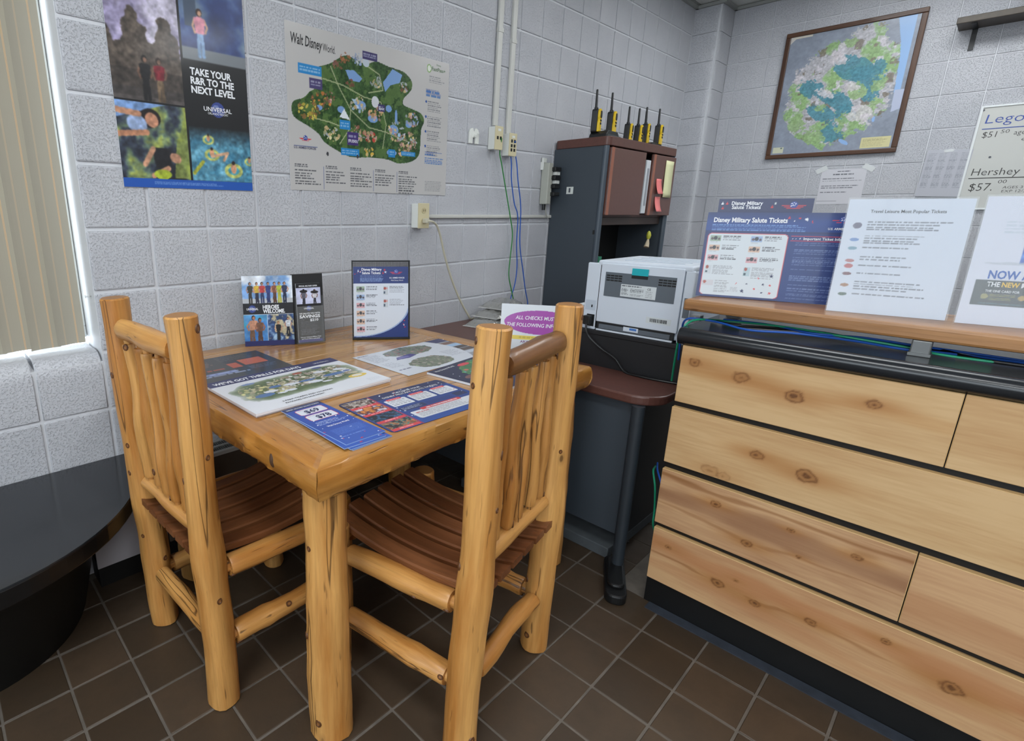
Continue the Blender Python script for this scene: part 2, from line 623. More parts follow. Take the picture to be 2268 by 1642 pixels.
# ---------- lettering (built-in typeface turned into flat mesh)
def text_mesh(body, size, bold=0.0, shear=0.0, align='LEFT', width=None, spacing=1.0):
    cu = bpy.data.curves.new('txt', 'FONT')
    cu.body = body
    cu.size = size
    cu.offset = bold * size
    cu.shear = shear
    cu.align_x = align
    cu.space_character = spacing
    cu.resolution_u = 2
    o = bpy.data.objects.new('txt', cu)
    COL.objects.link(o)
    dg = bpy.context.evaluated_depsgraph_get()
    me = bpy.data.meshes.new_from_object(o.evaluated_get(dg))
    bpy.data.objects.remove(o)
    bpy.data.curves.remove(cu)
    if width and len(me.vertices):
        xs = [v.co.x for v in me.vertices]
        lo, hi = min(xs), max(xs)
        k = width / (hi - lo)
        for v in me.vertices:
            if align == 'LEFT': v.co.x = (v.co.x - lo) * k
            else: v.co.x = (v.co.x - (lo + hi) / 2) * k
    me.materials.clear()
    return me

def lettering(parent, body, x, y, size, mat, z=0.0006, bold=0.0, shear=0.0, align='LEFT', width=None, rot=0.0, spacing=1.0):
    me = text_mesh(body, size, bold, shear, align, width, spacing)
    return link('lettering', me, mat, parent, (x, y, z), (0, 0, rot))

INK = {
    'white': plain('ink_white', C(236, 238, 242), 0.45), 'black': plain('ink_black', C(26, 26, 30), 0.5),
    'blue': plain('ink_blue', C(30, 92, 178), 0.5), 'navy': plain('ink_navy', C(34, 40, 84), 0.5),
    'yellow': plain('ink_yellow', C(232, 190, 52), 0.5), 'red': plain('ink_red', C(205, 52, 56), 0.5),
    'green': plain('ink_green', C(70, 110, 60), 0.5), 'marker_blue': plain('marker_blue', C(58, 82, 160), 0.5),
    'marker_black': plain('marker_black', C(62, 60, 58), 0.5), 'magenta': plain('ink_purple', C(110, 40, 110), 0.5),
    'grey': plain('ink_grey', C(84, 88, 96), 0.5),
}
# ================================================================== the room
S = 0.2032            # block module
XB = 3.92             # right wall face
XP = 3.672            # pilaster face on the back wall
XW = -0.8128          # window opening edge

def mat_block():
    q = NT('painted_block').set(0.42, 0, 0.5)
    v = q.coords('World')
    info = q.n('ShaderNodeObjectInfo').outputs['Random']
    broad = q.noise(v, 3.0, 3)
    c = q.ramp(broad, [(0.3, C(185, 187, 193)), (0.7, C(197, 198, 203))])
    q.l(q.mix(q.math('MULTIPLY', info, 0.10), c, C(179, 181, 187)), q.b.inputs['Base Color'])
    pit = q.ramp(q.noise(v, 150, 3, 0.6), [(0.34, (0, 0, 0, 1)), (0.47, (1, 1, 1, 1))])
    fine = q.noise(v, 420, 2, 0.6)
    q.bump(q.math('ADD', q.math('MULTIPLY', pit, 0.7), q.math('MULTIPLY', fine, 0.45)), 0.9, 0.0026)
    return q.m
M_BLOCK = mat_block()
M_MORTAR = plain('painted_mortar', C(210, 212, 216), 0.5, bump=0.3, bscale=300)

def mat_tile():
    q = NT('quarry_tile').set(0.42, 0, 0.45)
    info = q.n('ShaderNodeObjectInfo').outputs['Random']
    v = q.coords('World')
    f = q.noise(v, 9, 4, 0.6)
    base = q.ramp(info, [(0.0, C(62, 50, 38)), (0.5, C(70, 57, 44)), (1.0, C(80, 65, 51))])
    q.l(q.mix(q.ramp(f, [(0.35, (0, 0, 0, 1)), (0.75, (0.55, 0.55, 0.55, 1))]), base, C(54, 44, 33)), q.b.inputs['Base Color'])
    q.l(q.ramp(f, [(0.3, (0.36, 0.36, 0.36, 1)), (0.7, (0.55, 0.55, 0.55, 1))]), q.b.inputs['Roughness'])
    q.bump(q.noise(v, 70, 3), 0.25, 0.0012)
    return q.m
M_TILE = mat_tile()
M_GROUT = plain('grout', C(100, 93, 85), 0.85, var=0.25, vscale=14, bump=0.4, bscale=200)

# ---- floor with its tiles
TS = 0.156805
TX0, TY0 = -0.957, -0.342
floor = MB().box(-4.2, XB + 0.2, -5.2, 0.25, -0.10, -0.0022).build('floor', M_GROUT)
tag(floor, kind='structure')
tile_me = MB().box(-(TS - .0064) / 2, (TS - .0064) / 2, -(TS - .0064) / 2, (TS - .0064) / 2, -0.006, 0.006).mesh('tile', bevel=0.0016, seg=1)
tile_me.materials.append(M_TILE)
rt = random.Random(3)
near, far = [], []
for i in range(-22, 33):
    for j in range(-33, 4):
        cx, cy = TX0 + (i + .5) * TS, TY0 + (j + .5) * TS
        if cx < -4.1 or cx > XB or cy < -5.1 or cy > 0.05: continue
        if cx > 0.47 and cy < -1.3: continue
        d = math.hypot(cx + 0.35, (cy + 1.15) * 1.0)
        (near if (-1.75 < cx < 0.62 and -2.35 < cy < 0.05) else far).append((d, cx, cy))
near.sort()
far += near[296:]
for d, cx, cy in near[:296]:
    link('tile', tile_me, None, floor, (cx + rt.uniform(-.0006, .0006), cy + rt.uniform(-.0006, .0006), -0.006 + rt.uniform(-.0006, .0004)),
         (rt.uniform(-.003, .003), rt.uniform(-.003, .003), rt.uniform(-.004, .004) + rt.randrange(4) * math.pi / 2))
fb = MB()
h = (TS - .0064) / 2
for d, cx, cy in far:
    fb.box(cx - h, cx + h, cy - h, cy + h, -0.012, 0.0)
o = fb.build('tile_field', M_TILE, floor)
tag(o, kind='stuff')

# ---- back wall (posters) with its blocks
wall_back = MB().box(XW, XB + 0.2, 0.006, 0.22, -0.10, CEIL).build('wall_back', M_MORTAR)
tag(wall_back, kind='structure')
J = 0.0095
bl = MB().box(J / 2, S - J / 2, 0.0, 0.03, J / 2, S - J / 2).mesh('block', bevel=0.0035, seg=2)
bl.materials.append(M_BLOCK)
bj = MB().box(0.002, S - J / 2, 0.0, 0.215, J / 2, S - J / 2).mesh('block_jamb', bevel=0.006, seg=2)
bj.materials.append(M_BLOCK)
rb = random.Random(5)
for c in range(-4, 18):
    for r in range(1, 14):
        me = bj if (c == -4 and r >= 4) else bl
        o = link('block', me, None, wall_back, (c * S, rb.uniform(-.0009, .0009), r * S))
# ---- wall below the window
wall_below = MB().box(-2.45, XW, 0.006, 0.22, -0.10, 0.78).build('wall_below', M_MORTAR)
tag(wall_below, kind='structure')
R = 0.062
prof = [(0.0, J / 2), (0.0, S - R)] + [(R - R * math.cos(math.radians(a)), S - R + R * math.sin(math.radians(a))) for a in range(10, 91, 10)] + [(0.20, S), (0.20, J / 2)]
bs = MB().prism(prof, J / 2, S - J / 2, axis='x', smooth=True).mesh('sill_block', bevel=0.003, seg=1, angle=50)
bs.materials.append(M_BLOCK)
for c in range(-12, -4):
    for r in range(0, 4):
        if r < 2 and c < -7: continue
        link('sill_block' if r == 3 else 'block', bs if r == 3 else bl, None, wall_below, (c * S, rb.uniform(-.0008, .0008), r * S))
# wall above and left of the window opening
w2 = MB().box(-4.2, -2.45, 0.0, 0.22, -0.1, CEIL).box(-2.45, XW, 0.0, 0.22, 2.44, CEIL).build('wall_beside', M_BLOCK)
tag(w2, kind='structure')

# ---- corner pilaster with bullnose edge
wp = MB().box(XP + 0.008, XB + 0.1, -0.185, 0.05, 0, CEIL).build('trim_1', M_MORTAR)
tag(wp, kind='structure')
Rp = 0.05
pp = [(XP, 0.03), (XP, -0.195 + Rp)] + [(XP + Rp - Rp * math.cos(math.radians(a)), -0.195 + Rp - Rp * math.sin(math.radians(a))) for a in range(10, 91, 10)] + [(XB - 0.001, -0.195), (XB - 0.001, 0.03)]
pb = MB().prism(pp, 0.0012, S - 0.0012, smooth=True).mesh('block_bullnose', bevel=0.001, seg=1, angle=60)
pb.materials.append(M_BLOCK)
for r in range(0, 14):
    link('block', pb, None, wp, (0, 0, r * S))

# ---- right wall with its blocks
wall_right = MB().box(XB + 0.005, XB + 0.22, -5.2, 0.2, -0.10, CEIL).build('wall_right', M_MORTAR)
tag(wall_right, kind='structure')
JR = 0.006
br = MB().box(0.0, 0.03, -S + JR / 2, -JR / 2, JR / 2, S - JR / 2).mesh('block_right', bevel=0.002, seg=1)
br.materials.append(M_BLOCK)
Y0B = -0.27006
br0 = MB().box(0.0, 0.03, Y0B + JR / 2, -0.196, JR / 2, S - JR / 2).mesh('block_cut', bevel=0.002, seg=1)
br0.materials.append(M_BLOCK)
for r in range(3, 14):
    link('block', br0, None, wall_right, (XB, 0, r * S))
    for d in range(0, 16):
        link('block', br, None, wall_right, (XB + rb.uniform(-.0008, .0008), Y0B - d * S, r * S))
plate = MB().box(XB, XB + 0.03, -5.2, Y0B - 16 * S, 0, CEIL).build('wall_end', M_BLOCK)
tag(plate, kind='structure')
# ---- walls out of view that close the room
M_WALL = plain('painted_wall', C(196, 197, 200), 0.6)
tag(MB().box(-4.3, -4.2, -5.2, 0.2, -.1, .85).box(-4.3, -4.2, -5.2, 0.2, 2.45, CEIL).box(-4.3, -4.2, -.6, .2, .85, 2.45).box(-4.3, -4.2, -5.2, -4.8, .85, 2.45).build('wall_left', M_WALL), kind='structure')  # wall_left keeps an opening for the added daylight window
tag(MB().box(-4.3, XB + .2, -5.3, -5.2, -.1, CEIL).build('wall_front', M_WALL), kind='structure')

# ---- ceiling: lay-in tiles on a T-bar grid
M_CEIL = plain('ceiling_tile', C(205, 206, 203), 0.85, var=0.10, vscale=120, bump=0.6, bscale=180)
M_TBAR = plain('ceiling_tbar', C(150, 152, 148), 0.5)
ceil = MB().box(-4.3, XB + .2, -5.3, .3, CEIL + 0.02, CEIL + 0.08).build('ceiling', M_CEIL)
tag(ceil, kind='structure')
GX = [XB - 0.02 - 0.61 * k for k in range(0, 14)]
GY = [-0.02 - 0.61 * k for k in range(0, 9)]
def lamp_at(cx, cy):
    return any(abs(cx - tx) < 0.58 and abs(cy - ty) < 0.88 for tx, ty in TROFFERS)
ct = MB().box(-.292, .292, -.292, .292, 0, .012).mesh('ceiling_panel', bevel=0.004, seg=1)
ct.materials.append(M_CEIL)
for gx in GX[:-1]:
    for gy in GY[:-1]:
        if gx - .61 > -1.0 and not lamp_at(gx - .305, gy - .305):
            link('ceiling_panel', ct, None, ceil, (gx - .305, gy - .305, CEIL + .004))
for gx in GX[:9]:
    box('ceiling_bar', M_TBAR, gx - .012, gx + .012, -5.0, -.0, CEIL, CEIL + .012, ceil)
for gy in GY:
    box('ceiling_bar', M_TBAR, -1.2, XB, gy - .012, gy + .012, CEIL - .0005, CEIL + .012, ceil)
# wall angle trim along the two visible walls
tag(MB().box(XW, XP, -0.022, 0.0, CEIL - .022, CEIL - .001).box(XB - .022, XB, -5.2, -.196, CEIL - .022, CEIL - .001)
    .box(XP - .022, XP, -.217, 0, CEIL - .022, CEIL - .001).box(XP, XB, -.217, -.195, CEIL - .022, CEIL - .001).build('trim_2', M_TBAR), kind='structure')

# ---- troffer fittings (the lamps of the room)
M_LAMP = NT('lamp_diffuser')
M_LAMP.b.inputs['Base Color'].default_value = (0.9, 0.93, 0.95, 1)
M_LAMP.b.inputs['Emission Color'].default_value = (0.945, 0.98, 1.0, 1)
M_LAMP.b.inputs['Emission Strength'].default_value = 6.0
M_FIT = plain('fitting_white', C(225, 226, 226), 0.5)
for k, (tx, ty) in enumerate(TROFFERS):
    where = ['above the black bench', 'above the log table', 'above the counter end', 'behind the camera on the left', 'behind the camera on the right', 'at the far left'][k]
    t = thing('ceiling_light', 'recessed fluorescent ceiling light ' + where, 'light', (tx, ty, CEIL), 0, 'ceiling lights')
    MB().box(-.30, .30, -.60, -.57, -.02, .02).box(-.30, .30, .57, .60, -.02, .02).box(-.30, -.275, -.57, .57, -.02, .02).box(.275, .30, -.57, .57, -.02, .02).build('fitting_frame', M_FIT, t)
    box('diffuser', M_LAMP.m, -.275, .275, -.57, .57, -.012, -.004, t)

# ---- window: frame, glass
M_FRAME = plain('window_frame_white', C(222, 228, 230), 0.4)
win = MB().box(-2.42, XW - .002, .185, .235, .835, .875).box(-2.42, XW - .002, .185, .235, 2.36, 2.40).box(XW - .045, XW - .002, .185, .235, .875, 2.36).box(-2.42, -2.38, .185, .235, .875, 2.36).box(-1.66, -1.62, .185, .235, .875, 2.36).build('window_1', M_FRAME, bevel=.003)
tag(win, kind='structure')
for x0, x1 in ((-2.38, -1.66), (-1.62, XW - .045)):
    box('pane', glassy('window_glass', (0.85, 0.93, 0.95, 1), 0.10), x0, x1, .208, .212, .875, 2.36, win)

wl = MB().box(-4.28, -4.22, -4.8, -.6, .85, .89).box(-4.28, -4.22, -4.8, -.6, 2.41, 2.45)  # unseen window band added to bring daylight onto the counter and right wall
for yy in (-4.8, -3.42, -2.02, -.64):
    wl.box(-4.28, -4.22, yy, yy + .04, .89, 2.41)
wl = wl.build('added_window', M_FRAME)
tag(wl, kind='structure')
for ya, yb in ((-4.76, -3.42), (-3.38, -2.02), (-1.98, -.64)):
    box('pane', glassy('window_glass'), -4.252, -4.248, ya, yb, .89, 2.41, wl)

# ---- vertical blind
def mat_blind():
    q = NT('blind_fabric').set(0.7, 0, 0.3)
    co = q.n('ShaderNodeTexCoord').outputs['Object']
    sx = q.n('ShaderNodeSeparateXYZ'); q.l(co, sx.inputs[0])
    ax = q.math('ABSOLUTE', q.math('SUBTRACT', sx.outputs[0], 0.021))
    a2 = q.math('ABSOLUTE', q.math('ADD', sx.outputs[0], 0.017))
    def pin(d):
        p = q.math('ABSOLUTE', q.math('SUBTRACT', d, 0.0014))
        return q.math('LESS_THAN', p, 0.00075)
    f1, f2 = pin(ax), pin(a2)
    base = C(176, 170, 154)
    c = q.mix(q.math('MULTIPLY', f2, 0.55), base, C(222, 196, 158))
    c = q.mix(q.math('MULTIPLY', f1, 0.85), c, C(228, 190, 140))
    q.l(c, q.b.inputs['Base Color'])
    tr = q.n('ShaderNodeBsdfTranslucent')
    q.l(c, tr.inputs[0])
    mx = q.n('ShaderNodeMixShader')
    mx.inputs[0].default_value = 0.10
    q.l(q.b.outputs[0], mx.inputs[1]); q.l(tr.outputs[0], mx.inputs[2]); q.l(mx.outputs[0], q.out.inputs[0])
    return q.m
M_BLIND = mat_blind()
t = thing('vertical_blind', 'closed beige vertical blind with pinstripes hanging in the window', 'blind', (-1.6, 0.115, 0.83))
box('head_rail', M_FRAME, -.78, .77, -.03, .03, 1.50, 1.55, t, bevel=.004)
sl = MB()
W = 0.089
pts = [(-W / 2 + W * k / 8, 0.006 * (1 - ((k - 4) / 4) ** 2)) for k in range(9)]
poly = pts + [(x, y - .0012) for x, y in pts[::-1]]
slat_me = MB().prism(poly, 0.0, 1.5).mesh('blind_slat')
slat_me.materials.append(M_BLIND)
for k in range(20):
    link('slat', slat_me, None, t, (0.722 - k * 0.077, 0.0, 0.0 - 0.004 * (k % 2)), (0, 0, math.radians(9)))
# pushpin in the window jamb
t = thing('push_pin', 'clear plastic push pin stuck in the window jamb', 'push pin', (XW + .0015, .045, 1.0))
MB().tube([(0, 0, 0), (-.012, 0, 0)], .0012, 6).build('needle', plain('pin_steel', C(150, 150, 150), .3, 1), t)
MB().tube([(-.008, 0, 0), (-.010, 0, 0), (-.017, 0, 0), (-.018, 0, 0), (-.020, 0, 0)], [.006, .0035, .003, .0055, .0055], 10).build('pin_head', glassy('clear_plastic', (.8, .82, .82, 1), .5, .1), t)
# ================================================================== log furniture
M_LOG = mat_log('varnished_log', C(220, 168, 98), C(178, 118, 54))
M_LOG2 = mat_log('varnished_log_brown', C(142, 98, 58), C(104, 66, 34))
M_SLAT = mat_log('stained_slat', C(140, 90, 56), C(106, 62, 34), axis='y', knots=0.15)
M_TOP = mat_log('tabletop_pine', C(196, 148, 86), C(172, 122, 62), rough=0.22, coat=0.6, axis='x', knots=0.7)
M_EDGE = mat_log('hewn_edge', C(204, 154, 84), C(172, 114, 48), rough=0.3, coat=0.45, axis='x', knots=1.0)
M_ENDGRAIN = plain('end_grain', C(150, 104, 56), 0.5)

TZ = 0.77
# ---- table
tab_rz = math.radians(1.35)
ex = Vector((math.cos(tab_rz), math.sin(tab_rz), 0)); ey = Vector((-math.sin(tab_rz), math.cos(tab_rz), 0))
TL, TD = 1.15, 1.085
NLc = Vector((-0.697, -1.124, 0))
tc = NLc + ex * TL / 2 + ey * TD / 2
table = thing('log_table', 'square log dining table with hewn edges standing against the block wall', 'table', tc, tab_rz)
def edge_log(L, seed):
    rnd = random.Random(seed)
    prof = [(-.075, 0), (-.004, 0.0), (.0005, -.004), (.004, -.020), (.006, -.040), (.003, -.058), (-.002, -.071), (-.010, -.078), (-.075, -.079)]
    n = 150
    ph = [rnd.uniform(0, 6.28) for _ in range(10)]
    vs, fs = [], []
    for i in range(n + 1):
        t = i / n
        for k, (o, z) in enumerate(prof):
            amp = 0 if k in (0, 1, 8) else 1
            w = 0.0030 * math.sin(9 * t + ph[0] + k * .5) + 0.0020 * math.sin(31 * t + ph[1] + k * 1.7) + 0.0016 * math.sin(83 * t + ph[2] + k * 2.3) + 0.0013 * math.sin(171 * t + ph[8] + k * 3.1)
            w *= (1, 0, .12, .5, .7, .8, .8, .6, 0)[k]
            for b in range(3):
                w += 0.004 * math.exp(-((t - (ph[3 + b] / 6.28)) / 0.02) ** 2) * (1 if abs(k - 4) < 2 else 0)
            oo = o + amp * w
            zz = z + (0.002 * math.sin(15 * t + ph[7] + k) if 2 <= k <= 7 else 0)
            half = L / 2 + o
            vs.append((-half + 2 * half * t, oo, zz))
    m_ = len(prof)
    for i in range(n):
        for k in range(m_):
            k2 = (k + 1) % m_
            fs.append((i * m_ + k, i * m_ + k2, (i + 1) * m_ + k2, (i + 1) * m_ + k))
    b = MB().add(vs, fs, 0, True)
    b.f += [tuple(range(m_))[::-1], tuple(n * m_ + k for k in range(m_))]
    b.mi += [0, 0]; b.sm += [False, False]
    me = b.mesh('edge_log')
    return me
for rz, L, off, sd in ((math.pi, TL, (0, -TD / 2), 11), (-math.pi / 2, TD, (TL / 2, 0), 12), (0, TL, (0, TD / 2), 13), (math.pi / 2, TD, (-TL / 2, 0), 14)):
    o = link('edge_log', edge_log(L, sd), M_EDGE, table, (off[0], off[1], TZ), (0, 0, rz))
for kx, kz, kr in ((.165, -.032, .011), (.045, -.028, .006), (-.30, -.045, .007)):   # knots standing proud of the left edge
    pass
kn = MB().tube([(0, 0, -.006), (0, 0, 0), (0, 0, .004), (0, 0, .006)], [.016, .015, .010, .003], 12).build('knot', plain('knot_dark', C(74, 48, 26), .6), table, (-TL / 2 - .002, -TD / 2 + .175, TZ - .038), (0, -math.pi / 2, 0))
kn.scale = (1.35, .6, 1)
kn = MB().tube([(0, 0, -.006), (0, 0, 0), (0, 0, .003), (0, 0, .004)], [.010, .009, .006, .002], 10).build('knot', plain('knot_dark', C(74, 48, 26), .6), table, (-TL / 2 - .003, -TD / 2 + .295, TZ - .040), (0, -math.pi / 2, 0))
npl = 7
iw = TD - 0.15
for k in range(npl):
    y0 = -iw / 2 + iw * k / npl
    box('plank', M_TOP, -TL / 2 + .0755, TL / 2 - .0755, y0 + .0004, y0 + iw / npl - .0004, TZ - .03, TZ - .0004, table, bevel=.0012, seg=1)
for lx, ly, sd in ((-1, -1, 21), (1, -1, 22), (-1, 1, 23), (1, 1, 24)):
    py_ = ly * (TD / 2 - .066) if ly < 0 else TD / 2 - .205
    log_obj('leg', (lx * (TL / 2 - .066), py_, 0), (lx * (TL / 2 - .066), py_, TZ - (.0755 if ly < 0 else .031)), .055, .048, sd, M_LOG, table, wob=.004, knots=9)

# ---- chairs, each built from the positions of its own posts
def chair(name, label, BL, BR, BLt, BRt, FL, FR, seed):
    """posts: back left/right base and top, front left/right base (as seen by the sitter's back)"""
    BL, BR, BLt, BRt, FL, FR = [Vector(p) for p in (BL, BR, BLt, BRt, FL, FR)]
    org = (BL + BR + FL + FR) / 4
    org.z = 0
    t = thing(name, label, 'chair', org, 0, 'log chairs')
    L = lambda p: Vector(p) - org
    rnd = random.Random(seed)
    def on(a, b, z): return a + (b - a) * (z / b.z)
    for a, b, s in ((BL, BLt, 1), (BR, BRt, 2)):
        log_obj('back_post', L(a), L(b), .041, .036, seed * 10 + s, M_LOG, t, wob=.005, bulges=((.45, .08, .003), (.25, .05, .002)), knots=11)
    for a, s in ((FL, 3), (FR, 4)):
        log_obj('front_leg', L(a), L(a + Vector((0, 0, .455))), .038, .034, seed * 10 + s, M_LOG, t, wob=.003)
    fw = ((FL + FR) - (BL + BR)).normalized()
    sd = (BR - BL).normalized()
    def rung(nm, a, b, r, s, mat=M_LOG, pen=.018, **kw):
        d = (b - a).normalized()
        return log_obj(nm, L(a + d * pen), L(b - d * pen), r, r * .95, seed * 10 + s, mat, t, tenon=.030, **kw)
    rung('back_rail', on(BL, BLt, .972), on(BR, BRt, .972), .028, 5, M_LOG2 if seed == 4 else M_LOG, bulges=((.2, .06, .002),), wob=.003)
    rung('back_rail', on(BL, BLt, .515), on(BR, BRt, .515), .022, 6, wob=.003)
    rung('rung', on(BL, BLt, .20), on(BR, BRt, .20), .024, 7, bend=(0.0, -.008 if seed == 3 else 0.0), wob=.004)
    for a, at, b, s in ((BL, BLt, FL, 8), (BR, BRt, FR, 9)):
        rung('rung', on(a, at, .40), b + Vector((0, 0, .385)), .029, s, wob=.002, knots=3)
        rung('rung', on(a, at, .185), b + Vector((0, 0, .185)), .028, s + 20, bulges=((.12, .03, .004),), wob=.002, knots=3)
    # seat bearers front and back
    for a, b, z, s in ((BL + fw * .02, BR + fw * .02, .408, 13), (FL, FR, .408, 14)):
        rung('seat_bearer', a + Vector((0, 0, z)), b + Vector((0, 0, z)), .024, s, wob=.003)
    # spindles
    a0, a1 = on(BL, BLt, .515), on(BR, BRt, .515)
    b0, b1 = on(BL, BLt, .972), on(BR, BRt, .972)
    for k in range(5):
        f = 0.20 + 0.60 * k / 4
        p, q_ = a0 + (a1 - a0) * (f + rnd.uniform(-.015, .015)), b0 + (b1 - b0) * f
        log_obj('spindle', L(p + Vector((0, 0, .012))), L(q_ - Vector((0, 0, .014))), .0165, .0145, seed * 10 + 40 + k, M_LOG, t, wob=.005, seg=12, tenon=.02,
                bulges=((rnd.uniform(.1, .3), .03, .0025),), knots=2)
    # scooped seat slats running front to back
    n = 6
    inner = (BR - BL).length - .035
    depth = (((FL + FR) - (BL + BR)) / 2).length
    ang = math.atan2(fw.y, fw.x) - math.pi / 2
    base = (BL + BR) / 2
    wsl = inner / n - .014
    for k in range(n):
        c = -inner / 2 + inner * (k + .5) / n
        x_in = depth + .035
        vs, fs = [], []
        N = 18
        for i in range(N + 1):
            y = -.036 + (x_in + .036) * i / N
            tt = i / N
            z = .424 + .034 * (2 * tt - 1) ** 2 + .004 * tt
            for dx, dz in ((-wsl / 2, -.004), (-wsl / 2, .012), (-wsl / 2 + .004, .016), (wsl / 2 - .004, .016), (wsl / 2, .012), (wsl / 2, -.004)):
                vs.append((dx, y, z + dz - .012))
        for i in range(N):
            for q in range(6):
                q2 = (q + 1) % 6
                fs.append((i * 6 + q, i * 6 + q2, (i + 1) * 6 + q2, (i + 1) * 6 + q))
        b = MB().add(vs, fs, 0, False)
        b.f += [tuple(range(6))[::-1], tuple(N * 6 + q for q in range(6))]; b.mi += [0, 0]; b.sm += [False, False]
        pos = L(base) + sd * c
        b.build('seat_slat', M_SLAT, t, pos, (0, 0, ang))
    return t
# chair at the left: faces right, its back towards the window bench
chair('log_chair', 'log chair nearer the window with a pale top rail, seat pushed under the table', (-.822, -.396, 0), (-.807, -.800, 0), (-.858, -.396, 1.052), (-.826, -.800, 1.06), (-.413, -.372, 0), (-.400, -.785, 0), 3)
# chair in front: faces the wall
chair('log_chair', 'log chair nearest the counter with a dark brown top rail', (-.428, -1.312, 0), (-.012, -1.245, 0), (-.392, -1.318, 1.062), (-.012, -1.256, 1.059), (-.498, -.905, 0), (-.085, -.835, 0), 4)

# ================================================================== black half-round bench by the window
M_BLACKGLOSS = plain('black_laminate', C(38, 41, 45), 0.16, spec=0.5, bump=0.05, bscale=90)
M_BLACKSIDE = plain('black_edge', C(16, 16, 17), 0.28)
t = thing('bench', 'black half-round bench top against the block wall below the window', 'bench', (-1.3, 0, 0))
half = [(0.53 * math.cos(math.radians(a)), -0.585 * math.sin(math.radians(a)) - .004) for a in range(0, 181, 5)]
MB().prism(half, .426, .431).build('bench_top', M_BLACKGLOSS, t)
MB().prism([(x * 1.0, y) for x, y in half], .376, .426).build('edge_band', M_BLACKSIDE, t, bevel=.004, angle=60)
drum = MB()
n = 37
rows = []
for z, k in ((.376, .94), (.345, .80), (.27, .72), (.0, .60)):
    rows.append([(0.53 * k * math.cos(math.radians(a)), -0.585 * k * math.sin(math.radians(a)) - .03, z) for a in np.linspace(0, 180, n)])
vs = [p for rw in rows for p in rw]
fs = []
for i in range(len(rows) - 1):
    for k in range(n - 1):
        fs.append((i * n + k, i * n + k + 1, (i + 1) * n + k + 1, (i + 1) * n + k))
    fs.append((i * n + n - 1, i * n, (i + 1) * n, (i + 1) * n + n - 1))
drum.add(vs, fs, 0, True)
drum.f += [tuple(range(n)), tuple(3 * n + k for k in range(n))[::-1]]; drum.mi += [0, 0]; drum.sm += [False, False]
drum.build('pedestal', plain('black_pedestal', C(9, 10, 9), 0.5), t)

# ---- heater cabinet along the wall
M_HW = plain('heater_white', C(196, 196, 192), 0.4)
M_HD = plain('heater_dark', C(84, 74, 64), 0.45)
t = thing('wall_heater', 'low wall heater with white slotted top along the back wall behind the left chair', 'heater', (-.2, 0, 0))
box('body', M_HD, -.70, .62, -.112, -.002, .09, .372, t)
box('toe_kick', plain('toe_black', C(14, 14, 14), .5), -.74, .62, -.10, -.002, .0, .09, t)
box('front_panel', plain('heater_panel_light', C(176, 172, 176), .45), -.745, -.505, -.120, -.112, .085, .372, t, bevel=.002)
box('front_panel', M_HD, -.50, .62, -.120, -.112, .085, .372, t, bevel=.002)
MB().box(-.745, .62, -.122, -.105, .372, .386).box(-.745, .62, -.018, -.002, .372, .386).box(-.745, -.70, -.105, -.018, .372, .386).box(-.33, -.30, -.105, -.018, .372, .386).box(.05, .08, -.105, -.018, .372, .386).box(.575, .62, -.105, -.018, .372, .386).box(-.70, .575, -.066, -.057, .372, .386).build('top_frame', M_HW, t)
box('grille_well', plain('grille_black', C(18, 18, 18), .5), -.70, .575, -.105, -.018, .372, .375, t)
g = MB()
for k in range(150):
    x = -.70 + 1.275 * (k + .5) / 150
    g.box(x - .0014, x + .0014, -.105, -.018, .375, .383)
tag(g.build('grille_bars', plain('grille_bar', C(120, 120, 116), .4), t), kind='stuff')
# ================================================================== office desk with hutch against the back wall
M_LAM = plain('brown_laminate', C(92, 58, 50), 0.38, var=0.12, vscale=60)
M_LAMEDGE = plain('brown_laminate_edge', C(112, 66, 56), 0.4)
M_SLATE = plain('slate_panel', C(62, 70, 78), 0.42, bump=0.08, bscale=400)
M_SLATEDK = plain('slate_dark', C(30, 33, 38), 0.5)
M_SLATEPOST = plain('slate_post', C(70, 80, 90), 0.38)
M_DPOST = plain('desk_post', C(46, 52, 58), 0.4)
M_BLACKP = plain('black_plastic', C(20, 21, 22), 0.4)
M_DOOR = plain('brown_door', C(98, 66, 58), 0.36, var=0.06, vscale=50)
M_DOOREDGE = plain('brown_door_edge', C(150, 92, 70), 0.35)
DZ = 0.69
desk = thing('office_desk', 'brown-topped office desk with slate panels between the log table and the counter', 'desk', (1.2, -.4, 0))
O = Vector((1.2, -.4, 0))
def lx(p): return [(a - O.x, b - O.y) for a, b in p]
cor = [(.60 + .105 * math.cos(math.radians(a)), -1.21 + .105 * math.sin(math.radians(a))) for a in range(180, 271, 10)]
cor2 = [(1.22 + .08 * math.cos(math.radians(a)), -1.235 + .08 * math.sin(math.radians(a))) for a in range(270, 361, 15)]
top = [(2.82, -.004), (.50, -.004), (.495, -1.0)] + cor + cor2 + [(1.30, -.62), (2.82, -.60)]
MB().prism(lx(top), DZ - .032, DZ).build('desktop', [M_LAM], desk, bevel=.006, seg=2, angle=40)
box('side_panel', M_SLATE, .535 - O.x, .56 - O.x, -1.248 - O.y, -.30 - O.y, .135, DZ - .032, desk)
box('back_panel', M_SLATEDK, .56 - O.x, 1.27 - O.x, -1.235 - O.y, -1.215 - O.y, .12, DZ - .032, desk)
box('end_panel', M_SLATE, 2.78 - O.x, 2.80 - O.x, -.58 - O.y, -.02 - O.y, 0, DZ - .032, desk)
box('modesty_panel', M_SLATEDK, .56 - O.x, 2.78 - O.x, -.03 - O.y, -.012 - O.y, .2, DZ - .032, desk)
MB().tube([(.50 - O.x, -1.255 - O.y, .035), (.50 - O.x, -1.255 - O.y, DZ - .032)], .021, 14).build('post', M_DPOST, desk)
